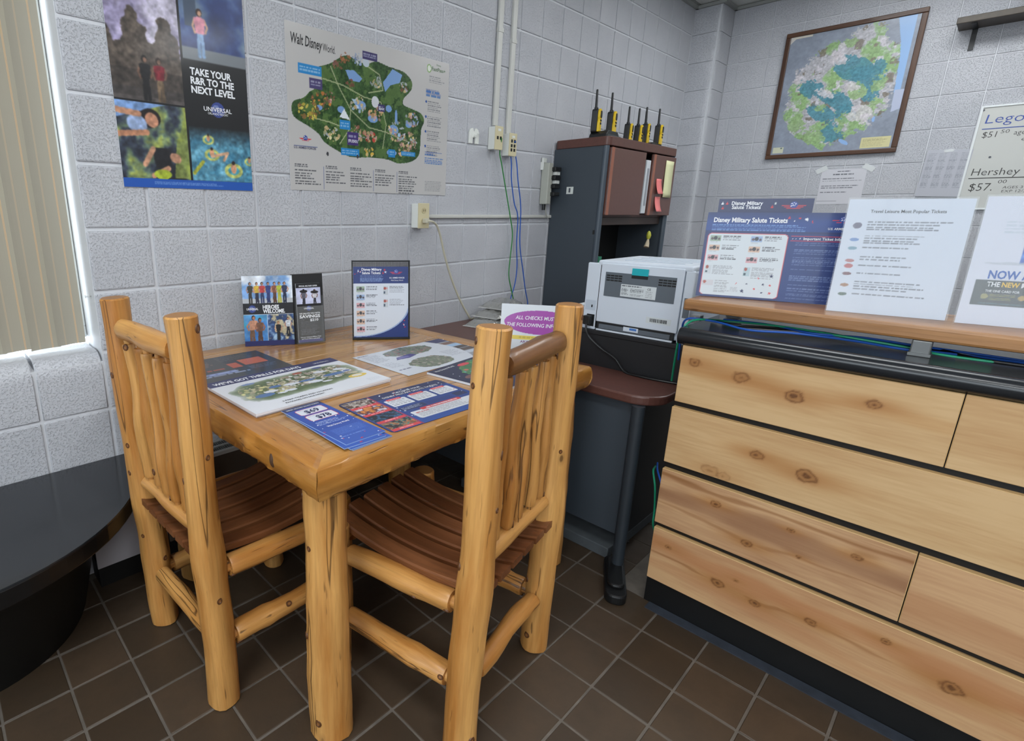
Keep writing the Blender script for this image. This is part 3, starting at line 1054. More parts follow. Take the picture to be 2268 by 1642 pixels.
MB().tube([(1.22 - O.x, -1.255 - O.y, .03), (1.22 - O.x, -1.255 - O.y, DZ - .032)], .021, 14).build('post', M_DPOST, desk)
ft = MB().prism(rrect(-.035, .035, -.13, .11, .03), 0, .035).prism(rrect(-.028, .028, -.09, .09, .025), .035, .05)
ft.build('foot', M_BLACKP, desk, (.455 - O.x, -1.27 - O.y, 0), (0, 0, math.radians(-62)), bevel=.006)
# pedestal base plate of the desk seen below the side panel
box('base_plate', plain('plate_grey', C(84, 90, 94), .6, var=.15, vscale=20), .56 - O.x, 1.2 - O.x, -1.19 - O.y, -.45 - O.y, .0, .045, desk, bevel=.004)

st_ = MB().box(-.30, .30, -.008, .008, .0, .003).build('strap', M_BLACKP, desk, (.78 - O.x, -.95 - O.y, .0455), (0, 0, math.radians(65)))
# hutch
hu = thing('desk_hutch', 'tall slate-sided hutch with two brown doors standing on the desk by the back wall', 'hutch', (2.32, -.175, DZ))
HO = Vector((2.32, -.175, DZ))
HT = 1.71 - DZ
x0, x1 = 1.845 - HO.x, 2.79 - HO.x
y0, y1 = -.345 - HO.y, -.004 - HO.y
for xa in (x0, x1 - .022):
    box('side_panel', M_SLATE, xa, xa + .022, y0 + .018, y1, 0, HT - .05, hu)
    MB().tube([(xa + .012, y0 + .014, 0), (xa + .012, y0 + .014, HT - .05)], .018, 12).build('edge_post', M_SLATEPOST, hu)
MB().prism(rrect(x0 - .006, x1 + .006, y0 - .012, y1, .03), HT - .05, HT).build('top_board', M_LAM, hu, bevel=.004)
box('back_panel', plain('hutch_black', C(18, 20, 20), .6), x0 + .022, x1 - .022, y1 - .012, y1, 0, HT - .05, hu)
box('shelf', M_LAM, x0 + .022, x1 - .022, y0 + .03, y1 - .012, 1.262 - DZ, 1.282 - DZ, hu)
box('valance', plain('valance_brown', C(70, 56, 50), .5), x0 + .03, x1 - .03, y0 + .035, y0 + .05, 1.212 - DZ, 1.262 - DZ, hu, bevel=.004)
for (a, b) in ((1.872, 2.325), (2.435, 2.785)):
    d_ = box('door', M_DOOR, a - HO.x, b - HO.x, y0 - .014, y0 + .004, 1.272 - DZ, 1.652 - DZ, hu, bevel=.004)
    box('door_edge', M_DOOREDGE, -(b - a) / 2 - .001, -(b - a) / 2 + .03, -.013, -.008, -.19, .19, d_, bevel=.003)
box('asset_sticker', plain('sticker_white', C(215, 220, 215), .4), x0 - .0012, x0, -.152 - HO.y, -.107 - HO.y, 1.396 - DZ, 1.438 - DZ, hu)
o = MB().box(-.0006, 0, -.006, .006, -.013, .013).build('sticker_print', INK['grey'], hu, (x0 - .0012, -.128 - HO.y, 1.418 - DZ))
box('latch_hole', M_BLACKP, x0 - .001, x0 + .001, -.318 - HO.y, -.306 - HO.y, 1.16 - DZ, 1.185 - DZ, hu)
# things in and on the hutch
t = thing('ring_binder', 'white ring binder with printed spine leaning between the hutch doors', 'binder', (2.392, -.350, 1.283), 0)
MB().box(-.030, .030, 0, .27, 0, .33).build('cover', plain('binder_white', C(205, 210, 214), .35), t, bevel=.004)
box('spine_label', plain('label_grey', C(150, 154, 160), .5), -.012, .012, -.002, 0, .05, .28, t)
t = thing('folder', 'white folder tilted beside the binder in the hutch gap', 'folder', (2.432, -.335, 1.286))
MB().box(-.008, .008, 0, .24, 0, .29).build('folder_body', plain('folder_white', C(186, 190, 198), .5), t, (0, 0, 0), (0, math.radians(10), 0), bevel=.002)
def note(name, label, cat, x, z, w, h, col, rz, curl):
    me_b = MB()
    n = 8
    vs, fs = [], []
    for i in range(n + 1):
        tt = i / n
        for sx in (-w / 2, w / 2):
            vs.append((sx + curl * .2 * tt * tt, -curl * tt * tt - .0008, -h * tt))
    for i in range(n):
        fs.append((2 * i, 2 * i + 1, 2 * i + 3, 2 * i + 2))
    me_b.add(vs, fs, 0, True)
    o = me_b.build(name, plain(name + '_' + str(col[0]), C(*col), .7), None, (x, -.3605, z), (0, rz, 0))
    sol = o.modifiers.new('thick', 'SOLIDIFY'); sol.thickness = .0006
    return tag(o, label, cat)
note('sticky_note', 'upper pink sticky note on the right hutch door', 'sticky note', 2.545, 1.505, .08, .095, (238, 130, 128), 0, .02)
note('sticky_note', 'lower pink sticky note on the right hutch door', 'sticky note', 2.555, 1.392, .08, .095, (240, 136, 134), 0, .02)
note('paper_slip', 'long pale yellow paper slip on the right hutch door', 'paper', 2.685, 1.625, .125, .235, (222, 222, 176), .02, .006)
t = thing('key_chain', 'yellow lure key chain hanging under the hutch', 'key chain', (2.64, -.30, 1.2115))
MB().tube([(0, 0, 0), (0, 0, -.045)], .0012, 6).build('cord', M_BLACKP, t)
MB().tube([(0, 0, -.045), (0, 0, -.055), (.002, 0, -.075), (0, 0, -.095), (0, 0, -.105)], [.004, .012, .016, .012, .004], 12).build('lure_body', plain('lure_yellow', C(190, 190, 70), .4), t)
MB().tube([(0, 0, -.10), (-.006, 0, -.13), (-.016, 0, -.155)], [.006, .014, .018], 10).build('tassel', plain('lure_tassel', C(190, 176, 150), .8), t)
o = MB().box(0, .03, -.0006, 0, 0, .24).build('yellow_folder', plain('folder_yellow', C(176, 150, 40), .6), None, (1.95, -.20, .935), (0, .06, 0), bevel=0)
bpy.data.objects.remove(o)
t = thing('paper_folder', 'dark yellow folder standing in the hutch beside its side panel', 'folder', (1.93, -.27, DZ + .001))
box('sheet', plain('folder_yellow', C(170, 146, 44), .6), -.02, .02, 0, .2, 0, .47, t, bevel=.003)
t = thing('paper_folder', 'green folder standing low in the hutch', 'folder', (1.985, -.30, DZ + .001))
box('sheet', plain('folder_green', C(40, 120, 90), .6), -.02, .02, 0, .18, 0, .33, t, bevel=.003)

# ---- two-way radios on their chargers
M_YEL = plain('radio_yellow', C(226, 190, 28), 0.4)
M_RBL = plain('radio_black', C(26, 28, 30), 0.45)
M_RGR = plain('radio_grey', C(58, 64, 66), 0.5)
def radio(label, x, y, z, rz, lean=0.0):
    t = thing('two_way_radio', label, 'radio', (x, y, z), rz, 'two-way radios on the hutch')
    # front faces -y locally
    MB().prism(rrect(-.027, .027, .0, .115, .012), -.004, .026, axis='y').build('back_shell', M_RBL, t, bevel=.004)
    MB().prism([(-.026, .004), (.026, .004), (.027, .05), (.022, .06), (.026, .075), (.024, .105), (.012, .116), (-.012, .116), (-.024, .105), (-.026, .075), (-.022, .06), (-.027, .05)], -.016, -.004, axis='y').build('face', M_YEL, t, bevel=.003)
    MB().prism(rrect(-.015, .015, .072, .106, .010), -.019, -.015, axis='y').build('screen', M_RBL, t)
    MB().prism(rrect(-.011, .011, .040, .050, .004), -.019, -.015, axis='y').prism(rrect(-.014, -.003, .056, .064, .003), -.019, -.015, axis='y').prism(rrect(.003, .014, .056, .064, .003), -.019, -.015, axis='y').build('buttons', M_RBL, t)
    MB().tube([(-.014, .010, .110), (-.014, .010, .122), (-.014, .010, .124), (-.014, .012, .205), (-.014, .012, .208)], [.009, .009, .0065, .0055, .004], 10).build('antenna', M_RBL, t)
    MB().tube([(.012, .010, .112), (.012, .010, .124)], .007, 10).build('knob', M_RGR, t)
    t.scale = (1.12, 1.12, 1.12)
    if lean: t.rotation_euler = (0, lean, rz)
    return t
RZ = 1.71
def charger(label, x, y, rz, w=.17):
    t = thing('radio_charger', label, 'charger', (x, y, RZ), rz, 'radio chargers')
    MB().prism([(-w / 2 - .02, 0), (w / 2 + .02, 0), (w / 2 + .012, .02), (w / 2 - .01, .04), (-w / 2 + .01, .04), (-w / 2 - .012, .02)], -.05, .055, axis='y').build('base', M_RBL, t, bevel=.004)
    MB().prism([(-w / 2 - .022, 0), (w / 2 + .022, 0), (w / 2 + .015, .016), (-w / 2 - .015, .016)], -.06, -.05, axis='y').build('lip', M_RGR, t, bevel=.002)
a = math.radians(4)
charger('black two-bay radio charger at the front corner of the hutch top', 1.965, -.255, a, .15)
radio('black and yellow two-way radio at the far left of the hutch top', 1.900, -.235, RZ + .030, .30)
radio('second two-way radio from the left, tallest of the front pair', 2.045, -.255, RZ + .030, .26)
charger('black radio charger at the right end of the hutch top', 2.70, -.20, a * .75, .17)
radio('two-way radio leaning left of the dark dial on the hutch top', 2.36, -.21, RZ + .002, .30, .10)
radio('two-way radio with a round black lens in the middle of the hutch top', 2.47, -.225, RZ + .002, .24, .09)
radio('two-way radio in the left bay of the right charger', 2.635, -.20, RZ + .030, .30)
radio('two-way radio at the far right of the hutch top', 2.755, -.235, RZ + .030, .22)
radio('two-way radio hidden behind the far right one', 2.775, -.135, RZ + .030, .26)
t = thing('speaker_mic', 'round black speaker clipped between the right-hand radios', 'speaker', (2.57, -.20, RZ + .002), a)
MB().prism(ellipse(0, .05, .024, .032, 20), -.014, .012, axis='y').build('shell', M_RBL, t, bevel=.005)
MB().tube([(0, 0, .0), (0, 0, .025)], .012, 10).build('stem', M_RBL, t)

# ================================================================== printer on its stand
t = thing('printer_stand', 'low black stand carrying the printer on the desk', 'stand', (.95, -1.07, DZ))
M_STAND = plain('stand_black', C(24, 25, 28), .5)
box('front_board', M_STAND, -.205, -.187, -.245, .20, 0, .125, t)
box('top_board', M_STAND, -.21, .21, -.248, .203, .125, .143, t, bevel=.003)
for yy in (-.245, .182):
    box('side_board', M_STAND, -.187, .20, yy, yy + .018, 0, .125, t)
PR = Vector((.75, -.885, .833))
pr = thing('laser_printer', 'light grey laser printer seen from the back with a teal latch', 'printer', PR)
M_PR = plain('printer_grey', C(186, 196, 208), 0.42, bump=.05, bscale=500)
M_PRW = plain('printer_white', C(206, 214, 224), 0.42)
M_PRD = plain('printer_dark', C(92, 100, 108), 0.45)
M_PRBK = plain('printer_recess', C(22, 24, 26), .5)
pw, ph = .396, .268
box('body', M_PR, .012, .355, -pw + .004, -.004, .006, ph - .01, pr, bevel=.008)
box('top_cover', M_PRW, .0, .35, -pw + .006, -.045, ph - .014, ph + .006, pr, bevel=.006)
for k in range(4):
    box('top_rib', M_PR, .06 + k * .07, .064 + k * .07, -pw + .06, -.12, ph + .006, ph + .008, pr)
l_ = MB().box(.0, .012, -.058, -.003, .0, ph - .006)
l_.build('left_panel', M_PRW, pr, bevel=.004)
box('right_panel', M_PRW, .0, .014, -pw, -pw + .030, .0, ph - .01, pr, bevel=.004)
box('seam', M_PRBK, -.0006, .012, -.061, -.058, .01, ph - .012, pr)
rd = box('rear_door', M_PRW, -.004, .012, -pw + .032, -.061, .036, ph - .004, pr, bevel=.003)
box('vent_panel', M_PRD, -.0065, -.004, -.342, -.082, .140, .232, pr, bevel=.001)
vn = MB()
for yy in (-.118, -.312):
    for r in range(3):
        for c in range(4):
            yc = yy + (c - 1.5) * .0155
            vn.box(-.0072, -.006, yc - .0068, yc + .0068, .199 + r * .009, .2045 + r * .009)
tag(vn.build('vent_slots', M_PRBK, pr), kind='stuff')
MB().box(-.0075, -.0065, -.243, -.183, .228, .253).build('latch', plain('latch_teal', C(24, 168, 178), .35), pr)
box('latch_recess', M_PRBK, -.0072, -.006, -.243, -.183, .216, .229, pr)
lab = box('rating_label', plain('label_white', C(206, 212, 214), .45), -.0076, -.0064, -.278, -.148, .146, .192, pr)
pl = Paint(.13, .046, .0022, (208, 214, 216))
pl.rows(.004, .004, .09, .010, 1, (60, 64, 70), 3); pl.rows(.004, .014, .03, .042, 5, (70, 74, 80), 4)
pl.rows(.036, .014, .088, .030, 3, (80, 84, 90), 5); pl.rows(.036, .034, .09, .044, 2, (130, 134, 140), 6); pl.rows(.094, .018, .124, .044, 4, (130, 134, 140), 7)
o = link('label_print', pl.mesh('label_print'), mat_vcol('print_label', .5), pr)
frame_matrix(o, (0, 0, 0), (0, -1, 0), (0, 0, 1)); o.location = (-.0078, -.148, .146)
o = lettering(pr, 'CE', 0, 0, .011, INK['black'], bold=.01); frame_matrix(o, (0, 0, 0), (0, -1, 0), (0, 0, 1)); o.location = (-.0082, -.148 - .098, .146 + .032)
box('tray_recess', M_PRBK, -.002, .012, -.355, -.066, .006, .036, pr)
box('paper_tray', M_PRD, -.006, .0, -.345, -.075, .010, .028, pr, bevel=.002)
box('tray_rail', M_PRW, -.008, .0, -.355, -.066, .001, .008, pr, bevel=.002)
box('tray_clip', M_PRW, -.0085, -.006, -.232, -.176, .016, .032, pr)
box('tray_button', plain('tray_blue', C(70, 120, 190), .4), -.0095, -.0085, -.226, -.200, .022, .030, pr)
lb = box('barcode_label', plain('label_white', C(206, 212, 214), .45), -.0048, -.004, -.342, -.254, .060, .083, pr)
bc = MB()
rr = random.Random(9)
yy = -.268
while yy > -.330:
    wd = rr.choice((.001, .0018, .0026))
    bc.box(-.0053, -.0047, yy - wd, yy, .065, .078); yy -= wd + rr.choice((.0012, .002))
bc.build('barcode', M_PRBK, pr)
box('switch_plate', M_PR, -.0008, .0, -.052, -.010, .076, .116, pr)
box('power_switch', M_PRBK, -.0020, -.0008, -.040, -.035, .088, .098, pr)
box('inlet', M_PRBK, -.001, .002, -.052, -.020, .012, .060, pr)
pp_ = thing('mains_cable', 'black power cord plugged into the back of the printer', 'cord', (PR.x, PR.y, PR.z))
MB().prism(rrect(-.047, -.018, .020, .056, .004), -.028, -.0012, axis='x').build('plug', M_BLACKP, pp_, bevel=.003)
cable('cable', [(-.024, -.034, .024), (-.028, -.038, .0), (-.024, -.055, -.030), (-.020, -.105, -.066), (-.020, -.165, -.095), (-.024, -.21, -.137), (-.034, -.27, -.1385), (-.030, -.34, -.1385), (-.016, -.405, -.1385)], .0042, M_BLACKP, pp_)
# usb box at the right edge of the printer
box('port_cover', M_PRD, -.002, .004, -pw + .002, -pw + .022, .095, .165, pr)
M_CHROME = plain('metal_grey', C(150, 154, 158), .35, .8)
t = thing('cable_lock', 'small grey metal connector hanging below the plank end', 'connector', (.70, -1.318, .925))
MB().prism(rrect(-.016, .016, .0, .028, .004), 0, .03, axis='x').build('housing', M_CHROME, t, bevel=.002)
MB().prism(ellipse(0, .014, .007, .007, 16), -.004, 0, axis='x').build('jack', plain('jack_white', C(205, 208, 210), .4), t)

# ---- silver pouches on the desk
M_POUCH = NT('silver_film').set(0.22, 0.75, 0.6)
M_POUCH.b.inputs['Base Color'].default_value = C(190, 190, 186)
M_POUCH.bump(M_POUCH.noise(M_POUCH.coords('World'), 38, 3), 0.6, 0.01)
def pouch(label, x, y, z, rz, L, Wd, th, seed, tilt=0.0):
    rnd = random.Random(seed)
    t = thing('foil_pouch', label, 'pouch', (x, y, z), rz, 'foil pouches on the desk')
    nx, ny = 18, 12
    top, bot = [], []
    ph = [rnd.uniform(0, 6.28) for _ in range(4)]
    for j in range(ny + 1):
        for i in range(nx + 1):
            u, v = 2 * i / nx - 1, 2 * j / ny - 1
            k = max(0, (1 - u ** 4)) ** .6 * max(0, (1 - v ** 4)) ** .6
            wr = .004 * math.sin(9 * u + ph[0] + 3 * v) * k + .003 * math.sin(13 * v + ph[1] + 5 * u) * k
            top.append((u * L / 2, v * Wd / 2, th * k + wr + .003 + tilt * (u + 1) * L / 2))
            bot.append((u * L / 2, v * Wd / 2, .0 + tilt * (u + 1) * L / 2))
    vs = top + bot
    fs = []
    N = len(top)
    for j in range(ny):
        for i in range(nx):
            a_ = j * (nx + 1) + i
            fs.append((a_, a_ + 1, a_ + nx + 2, a_ + nx + 1))
            fs.append((N + a_, N + a_ + nx + 1, N + a_ + nx + 2, N + a_ + 1))
    for i in range(nx):
        fs.append((i, N + i, N + i + 1, i + 1)); b_ = ny * (nx + 1); fs.append((b_ + i, b_ + i + 1, N + b_ + i + 1, N + b_ + i))
    for j in range(ny):
        a_ = j * (nx + 1); fs.append((a_, a_ + nx + 1, N + a_ + nx + 1, N + a_)); a_ += nx; fs.append((a_, N + a_, N + a_ + nx + 1, a_ + nx + 1))
    MB().add(vs, fs, 0, True).build('film', M_POUCH.m, t)
    MB().box(-L / 2 - .025, -L / 2, -Wd / 2, Wd / 2, .001, .0025).build('seal_strip', glassy('clear_film', (.8, .8, .78, 1), .45, .15), t)
pouch('lowest silver pouch lying flat on the desk beside the wall', 1.07, -.17, DZ + .001, .20, .24, .17, .030, 1)
pouch('middle silver pouch in the small pile on the desk', 1.16, -.15, DZ + .038, .10, .22, .16, .030, 2, .02)
pouch('topmost silver pouch in the small pile behind the checks sign', 1.22, -.14, DZ + .080, .15, .22, .16, .030, 3, .02)
t = thing('clear_organizer', 'clear plastic tray tower behind the checks sign beside the printer', 'organizer', (1.16, -.762, DZ))
MO = glassy('clear_acrylic', (.82, .86, .86, 1), .28, .08)
for k in range(3):
    box('tray', MO, -.11, .11, -.10, .10, .004 + k * .075, .010 + k * .075, t)
    box('paper_stack', plain('paper_white', C(205, 208, 210), .7), -.09, .09, -.085, .085, .010 + k * .075, .028 + k * .075, t)
for sx, sy in ((-1, -1), (1, -1), (-1, 1), (1, 1)):
    box('corner_post', MO, sx * .106 - .004, sx * .106 + .004, sy * .096 - .004, sy * .096 + .004, 0, .18, t)

# ================================================================== counter with pine boards
M_CNT = plain('counter_black', C(14, 15, 16), 0.42)
YC = -1.386
ct_ = thing('counter', 'service counter clad in pale pine boards with black gaps', 'counter', (.7, -2.3, 0))
CO = Vector((.7, -2.3, 0))
box('carcass', M_CNT, .448 - CO.x, .98 - CO.x, -3.6 - CO.y, YC + .006 - CO.y, .0, .905, ct_)
M_PINE = mat_vcol('pine_figure', .48, 0.05, .4, bump=.12)
M_PINEP = plain('pine_plain', C(206, 170, 118), .55)

def pine(w, h, seed, tone=(208, 174, 128), dark=(172, 128, 82), knots=(), bands=(), res=.0032):
    p = Paint(w, h, res)
    rs = np.random.RandomState(seed)
    X, Y = p.X, p.Y
    yy = Y.copy()
    for (kx, ky, kr, st) in knots:
        d = np.hypot((X - kx) / 2.6, Y - ky)
        yy += np.sign(Y - ky + 1e-6) * kr * 1.3 * np.exp(-(d / (kr * 2.2)) ** 2)
    warp = (fbm(p.ny, p.nx, 3, max(2, int(w / .25)), seed, 3) - .5) * .05
    g = yy + warp
    f = .5 + .5 * np.sin(g * 2 * np.pi / .0125 + 5 * vnoise(p.ny, p.nx, 2, 3, rs))
    fine = fbm(p.ny, p.nx, int(h / .003), max(2, int(w / .06)), seed + 1, 2)
    broad = fbm(p.ny, p.nx, 3, max(2, int(w / .3)), seed + 2, 3)
    k = np.clip(.05 * f + .42 * (fine - .35) + .85 * (broad - .38), 0, 1)[..., None]
    p.a = np.array(tone)[None, None] * (1 - k) + np.array(dark)[None, None] * k
    for (y0, y1, col, al) in bands:
        bm_ = np.exp(-(((g - (y0 + y1) / 2) / ((y1 - y0) / 2)) ** 4)) * (.55 + .6 * (broad - .3))
        p.put(np.clip(bm_, 0, 1), col, al)
    nz = fbm(p.ny, p.nx, int(h / .012) + 1, int(w / .012) + 1, seed + 5, 3) - .5
    for (kx, ky, kr, st) in knots:
        d = np.hypot((X - kx) / 1.4, Y - ky) / kr + nz * .7
        halo = np.exp(-(np.hypot((X - kx) / 3.6, Y - ky) / (kr * 1.6)) ** 2)
        p.put(halo, (168, 116, 66), .75 * st)
        ringw = .5 + .5 * np.sin(d * 9.0)
        p.put(np.clip(1.25 - d, 0, 1) ** .8, (150, 102, 58), .75 * st)
        p.put(np.clip(1.1 - d, 0, 1) * ringw, (104, 66, 34), .7 * st)
        p.put(np.exp(-((d - .85) / .12) ** 2), (96, 58, 30), .55 * st)
        p.put((d < .22) * 1.0, (84, 50, 26), .5 * st)
    return p
def pine_board(x, ya, yb, z0, z1, seed, **kw):
    """board on the counter front; ya = left end (nearer the wall), yb = right end"""
    w, h = ya - yb, z1 - z0
    o = MB().box(0, .02, -w, 0, 0, h).build('pine_board', M_PINEP, ct_, (x - CO.x, ya - CO.y, z0 - CO.z), bevel=.0012, seg=1)
    p = pine(w - .003, h - .003, seed, **kw)
    f = link('board_face', p.mesh('board_face'), M_PINE, o)
    frame_matrix(f, (0, 0, 0), (0, -1, 0), (0, 0, 1)); f.location = (-.0006, -.0015, .0015)
YE, YJ = -3.1, -1.968
pine_board(.43, YC, YJ + .001, .729, .905, 1, knots=((.038, .045, .012, .9), (.16, .062, .016, .9), (.285, .082, .017, 1), (.44, .062, .012, 1)), bands=((.055, .085, (182, 132, 78), .55),))
pine_board(.43, YJ - .001, YE, .729, .905, 2, knots=((.22, .10, .014, .8),))
pine_board(.43, YC + .004, YE, .526, .710, 3, knots=((.235, .075, .013, 1), (.35, .095, .018, 1), (.13, .165, .018, .35), (.165, .17, .014, .3), (.95, .08, .014, .9)))
pine_board(.43, YC + .004, YJ - .001, .311, .502, 4, tone=(204, 166, 124), dark=(154, 108, 76), knots=((.16, .055, .010, .9), (.345, .052, .006, .9), (.485, .060, .009, .9), (.255, .140, .011, 1), (.375, .12, .005, .8)), bands=((.050, .110, (138, 96, 68), .95), (.024, .034, (132, 84, 46), .8), (.118, .126, (150, 104, 66), .7)))
pine_board(.43, YJ - .003, YE, .311, .502, 5, tone=(204, 164, 122), dark=(164, 118, 82), bands=((.10, .16, (168, 116, 78), .8),))
pine_board(.43, YC + .002, YE, .103, .292, 6, tone=(204, 164, 120), dark=(166, 116, 80), knots=((.05, .05, .008, .6), (.20, .095, .013, 1), (.30, .105, .010, 1), (.245, .06, .005, .7), (.43, .085, .011, 1), (.575, .045, .008, .9), (.70, .09, .016, 1)), bands=((.03, .080, (176, 116, 74), .85), (.086, .096, (140, 88, 50), .75), (.12, .15, (186, 134, 92), .6)))
# black counter top with a round nose
ctop = thing('worktop', 'black counter top with rounded front edge above the pine boards', 'counter top', (.7, -2.3, .905))
M_CTOP = plain('counter_top_black', C(30, 33, 37), .2, spec=.5)
cp = [(1.02 - .7, 0.002), (1.02 - .7, .05), (.442 - .7, .05)] + [(.438 - .7 - .025 * math.sin(math.radians(a)), .026 + .025 * math.cos(math.radians(a))) for a in range(0, 181, 15)] + [(.442 - .7, 0.0012)]
b = MB()
b.prism([(x_, z_) for x_, z_ in cp], -3.6 + 2.3, -1.372 + 2.3, axis='y', smooth=True)
b.build('slab', M_CTOP, ctop)
# blue tape edge on the floor
tp = box('floor_strip', plain('blue_strip', C(50, 56, 66), .6, var=.2, vscale=30), .408, .446, -3.2, -1.40, .0, .003)
tag(tp, 'blue-grey vinyl strip on the floor along the counter foot', 'floor strip')

# ---- raised plank on metal brackets
M_PLANK = mat_log('plank_cedar', C(178, 130, 82), C(140, 96, 56), rough=.4, coat=.2, axis='y', knots=.8)
plk = thing('plank_shelf', 'raised wooden plank shelf running along the counter', 'shelf', (.66, -2.4, .993))
MB().box(-.14, .14, -.9, 1.062, 0, .035).build('plank', M_PLANK, plk, bevel=.007)
M_BRK = plain('bracket_steel', C(120, 122, 122), .38, .6)
for yb_ in (-1.875, -2.75, -1.42):
    if yb_ == -1.42:
        box('bracket', M_BRK, .06, .10, yb_ + 2.4 - .018, yb_ + 2.4 + .018, -.037, 0, plk); continue
    box('bracket', M_BRK, -.135, -.10, yb_ + 2.4 - .018, yb_ + 2.4 + .018, -.037, 0, plk, bevel=.003)
    box('bracket_foot', M_BRK, -.14, -.095, yb_ + 2.4 - .020, yb_ + 2.4 + .020, -.0372, -.030, plk)
# cables lying on the counter
M_CB, M_CG = plain('cable_blue', C(32, 88, 178), .45), plain('cable_green', C(30, 150, 110), .45)
M_CK = plain('cable_black', C(18, 18, 20), .45)
Zc = .9605
def wire(label, pts, mat, r=.0032):
    o = cable('network_cable', pts, r, mat)
    tag(o, label, 'cable')
wire('blue network cable draped over the counter top end', [(.66, -1.30, .80), (.60, -1.318, .90), (.55, -1.345, .962), (.56, -1.42, Zc + .004), (.52, -1.52, Zc), (.54, -1.62, Zc + .005), (.57, -1.74, Zc + .002), (.56, -1.85, Zc), (.585, -1.92, Zc), (.60, -2.1, Zc), (.58, -2.6, Zc)], M_CB)
wire('green network cable hanging over the counter top corner', [(.60, -1.31, .74), (.53, -1.335, .86), (.50, -1.352, .93), (.53, -1.375, .966), (.62, -1.45, Zc), (.60, -1.58, Zc + .009), (.57, -1.72, Zc + .010), (.575, -1.85, Zc + .003), (.555, -1.93, Zc), (.575, -2.15, Zc), (.60, -2.6, Zc)], M_CG)
wire('second blue network cable under the plank', [(.64, -1.42, Zc), (.62, -1.55, Zc + .006), (.56, -1.66, Zc + .008), (.60, -1.76, Zc + .008), (.60, -1.86, Zc + .006), (.63, -1.98, Zc), (.60, -2.3, Zc), (.62, -2.6, Zc)], M_CB)
wire('black cable coiled under the plank', [(.60, -1.40, Zc), (.56, -1.47, Zc + .001), (.60, -1.56, Zc + .001), (.64, -1.66, Zc), (.60, -1.80, Zc), (.62, -1.90, Zc), (.56, -2.0, Zc), (.60, -2.3, Zc)], M_CK, .0042)
wire('green network cable looping beside the desk leg low down', [(.60, -1.30, .42), (.545, -1.315, .425), (.525, -1.335, .38), (.535, -1.34, .30), (.53, -1.345, .24), (.545, -1.352, .20)], M_CG)
wire('blue network cable looping beside the desk leg low down', [(.60, -1.305, .435), (.54, -1.33, .435), (.50, -1.362, .41), (.52, -1.37, .33), (.53, -1.36, .24), (.54, -1.362, .16), (.55, -1.355, .004)], M_CB)
# ================================================================== printed matter
M_PRINT = mat_vcol('print_satin', .38, .25, .5)
M_PRINTM = mat_vcol('print_matte', .6, 0, .4)
M_PAPER = plain('paper_sheet', C(222, 224, 228), .65)
def sheet(name, label, cat, origin, xa, ya, w, h, paint, th=.0012, back=None, pm=None, group=None, corner=0.0):
    t = thing(name, label, cat, (0, 0, 0), 0, group)
    frame_matrix(t, origin, xa, ya)
    if corner:
        MB().prism(rrect(0, w, 0, h, corner), -th, -.0003).build('sheet', back or M_PAPER, t)
    else:
        box('sheet', back or M_PAPER, 0, w, 0, h, -th, -.0003, t)
    if paint is not None:
        me = paint.mesh('print')
        if corner:   # trim the grid corners
            bm = bmesh.new(); bm.from_mesh(me)
            kill = []
            for v in bm.verts:
                dx = max(abs(v.co.x - w / 2) - w / 2 + corner, 0); dy = max(abs(v.co.y - h / 2) - h / 2 + corner, 0)
                if math.hypot(dx, dy) > corner: kill.append(v)
            bmesh.ops.delete(bm, geom=kill, context='VERTS'); bm.to_mesh(me); bm.free()
        link('print', me, pm or M_PRINT, t)
    return t
NAVY, BLUE, RED = (34, 42, 84), (30, 72, 150), (206, 56, 60)

def emblem(p, cx, cy, s):
    """starred roundel with striped wings"""
    for k in range(3):
        wd = s * (1.5 - .28 * k); y = cy + s * (.05 + .19 * k)
        p.rect(cx - wd, y, cx + wd, y + s * .11, RED)
    p.ell(cx, cy, s * .52, s * .52, (44, 70, 150))
    for (a, b) in ((-.25, -.2), (.0, -.32), (.22, -.15), (-.1, .05), (.15, .15), (-.28, .15)):
        p.ell(cx + a * s, cy + b * s, s * .075, s * .075, (235, 238, 245))
def scatter_stars(p, n, box_, cols, r0, r1, seed):
    rs = np.random.RandomState(seed)
    for _ in range(n):
        p.star(box_[0] + rs.rand() * (box_[2] - box_[0]), box_[1] + rs.rand() * (box_[3] - box_[1]), r0 + rs.rand() * (r1 - r0), cols[rs.randint(len(cols))], rs.rand() * .6)
def globe(p, cx, cy, r):
    p.ell(cx, cy, r, r, (52, 70, 140)); p.ell(cx - r * .25, cy - r * .2, r * .5, r * .42, (110, 126, 180)); p.ell(cx + r * .3, cy + r * .3, r * .35, r * .25, (96, 110, 170)); p.ell(cx, cy, r * .96, r * .2, (30, 40, 90), .2, .4)
def photo(p, x0, y0, x1, y1, cols, cell, seed, contrast=1.6):
    """soft abstract colour field standing in for a photograph"""
    mk = p.mrect(x0, y0, x1, y1)
    n = p.noise(cell, seed, 4); n2 = p.noise(cell * .6, seed + 3, 4)
    k = np.clip((n - .5) * contrast * 2 + .5, 0, .999) * (len(cols) - 1)
    i = k.astype(int); f = (k - i)[..., None]
    cc = np.array(cols, float)
    col = cc[i] * (1 - f) + cc[np.minimum(i + 1, len(cols) - 1)] * f
    col *= (.75 + .5 * n2)[..., None]
    return p.put(mk, np.clip(col, 0, 255))
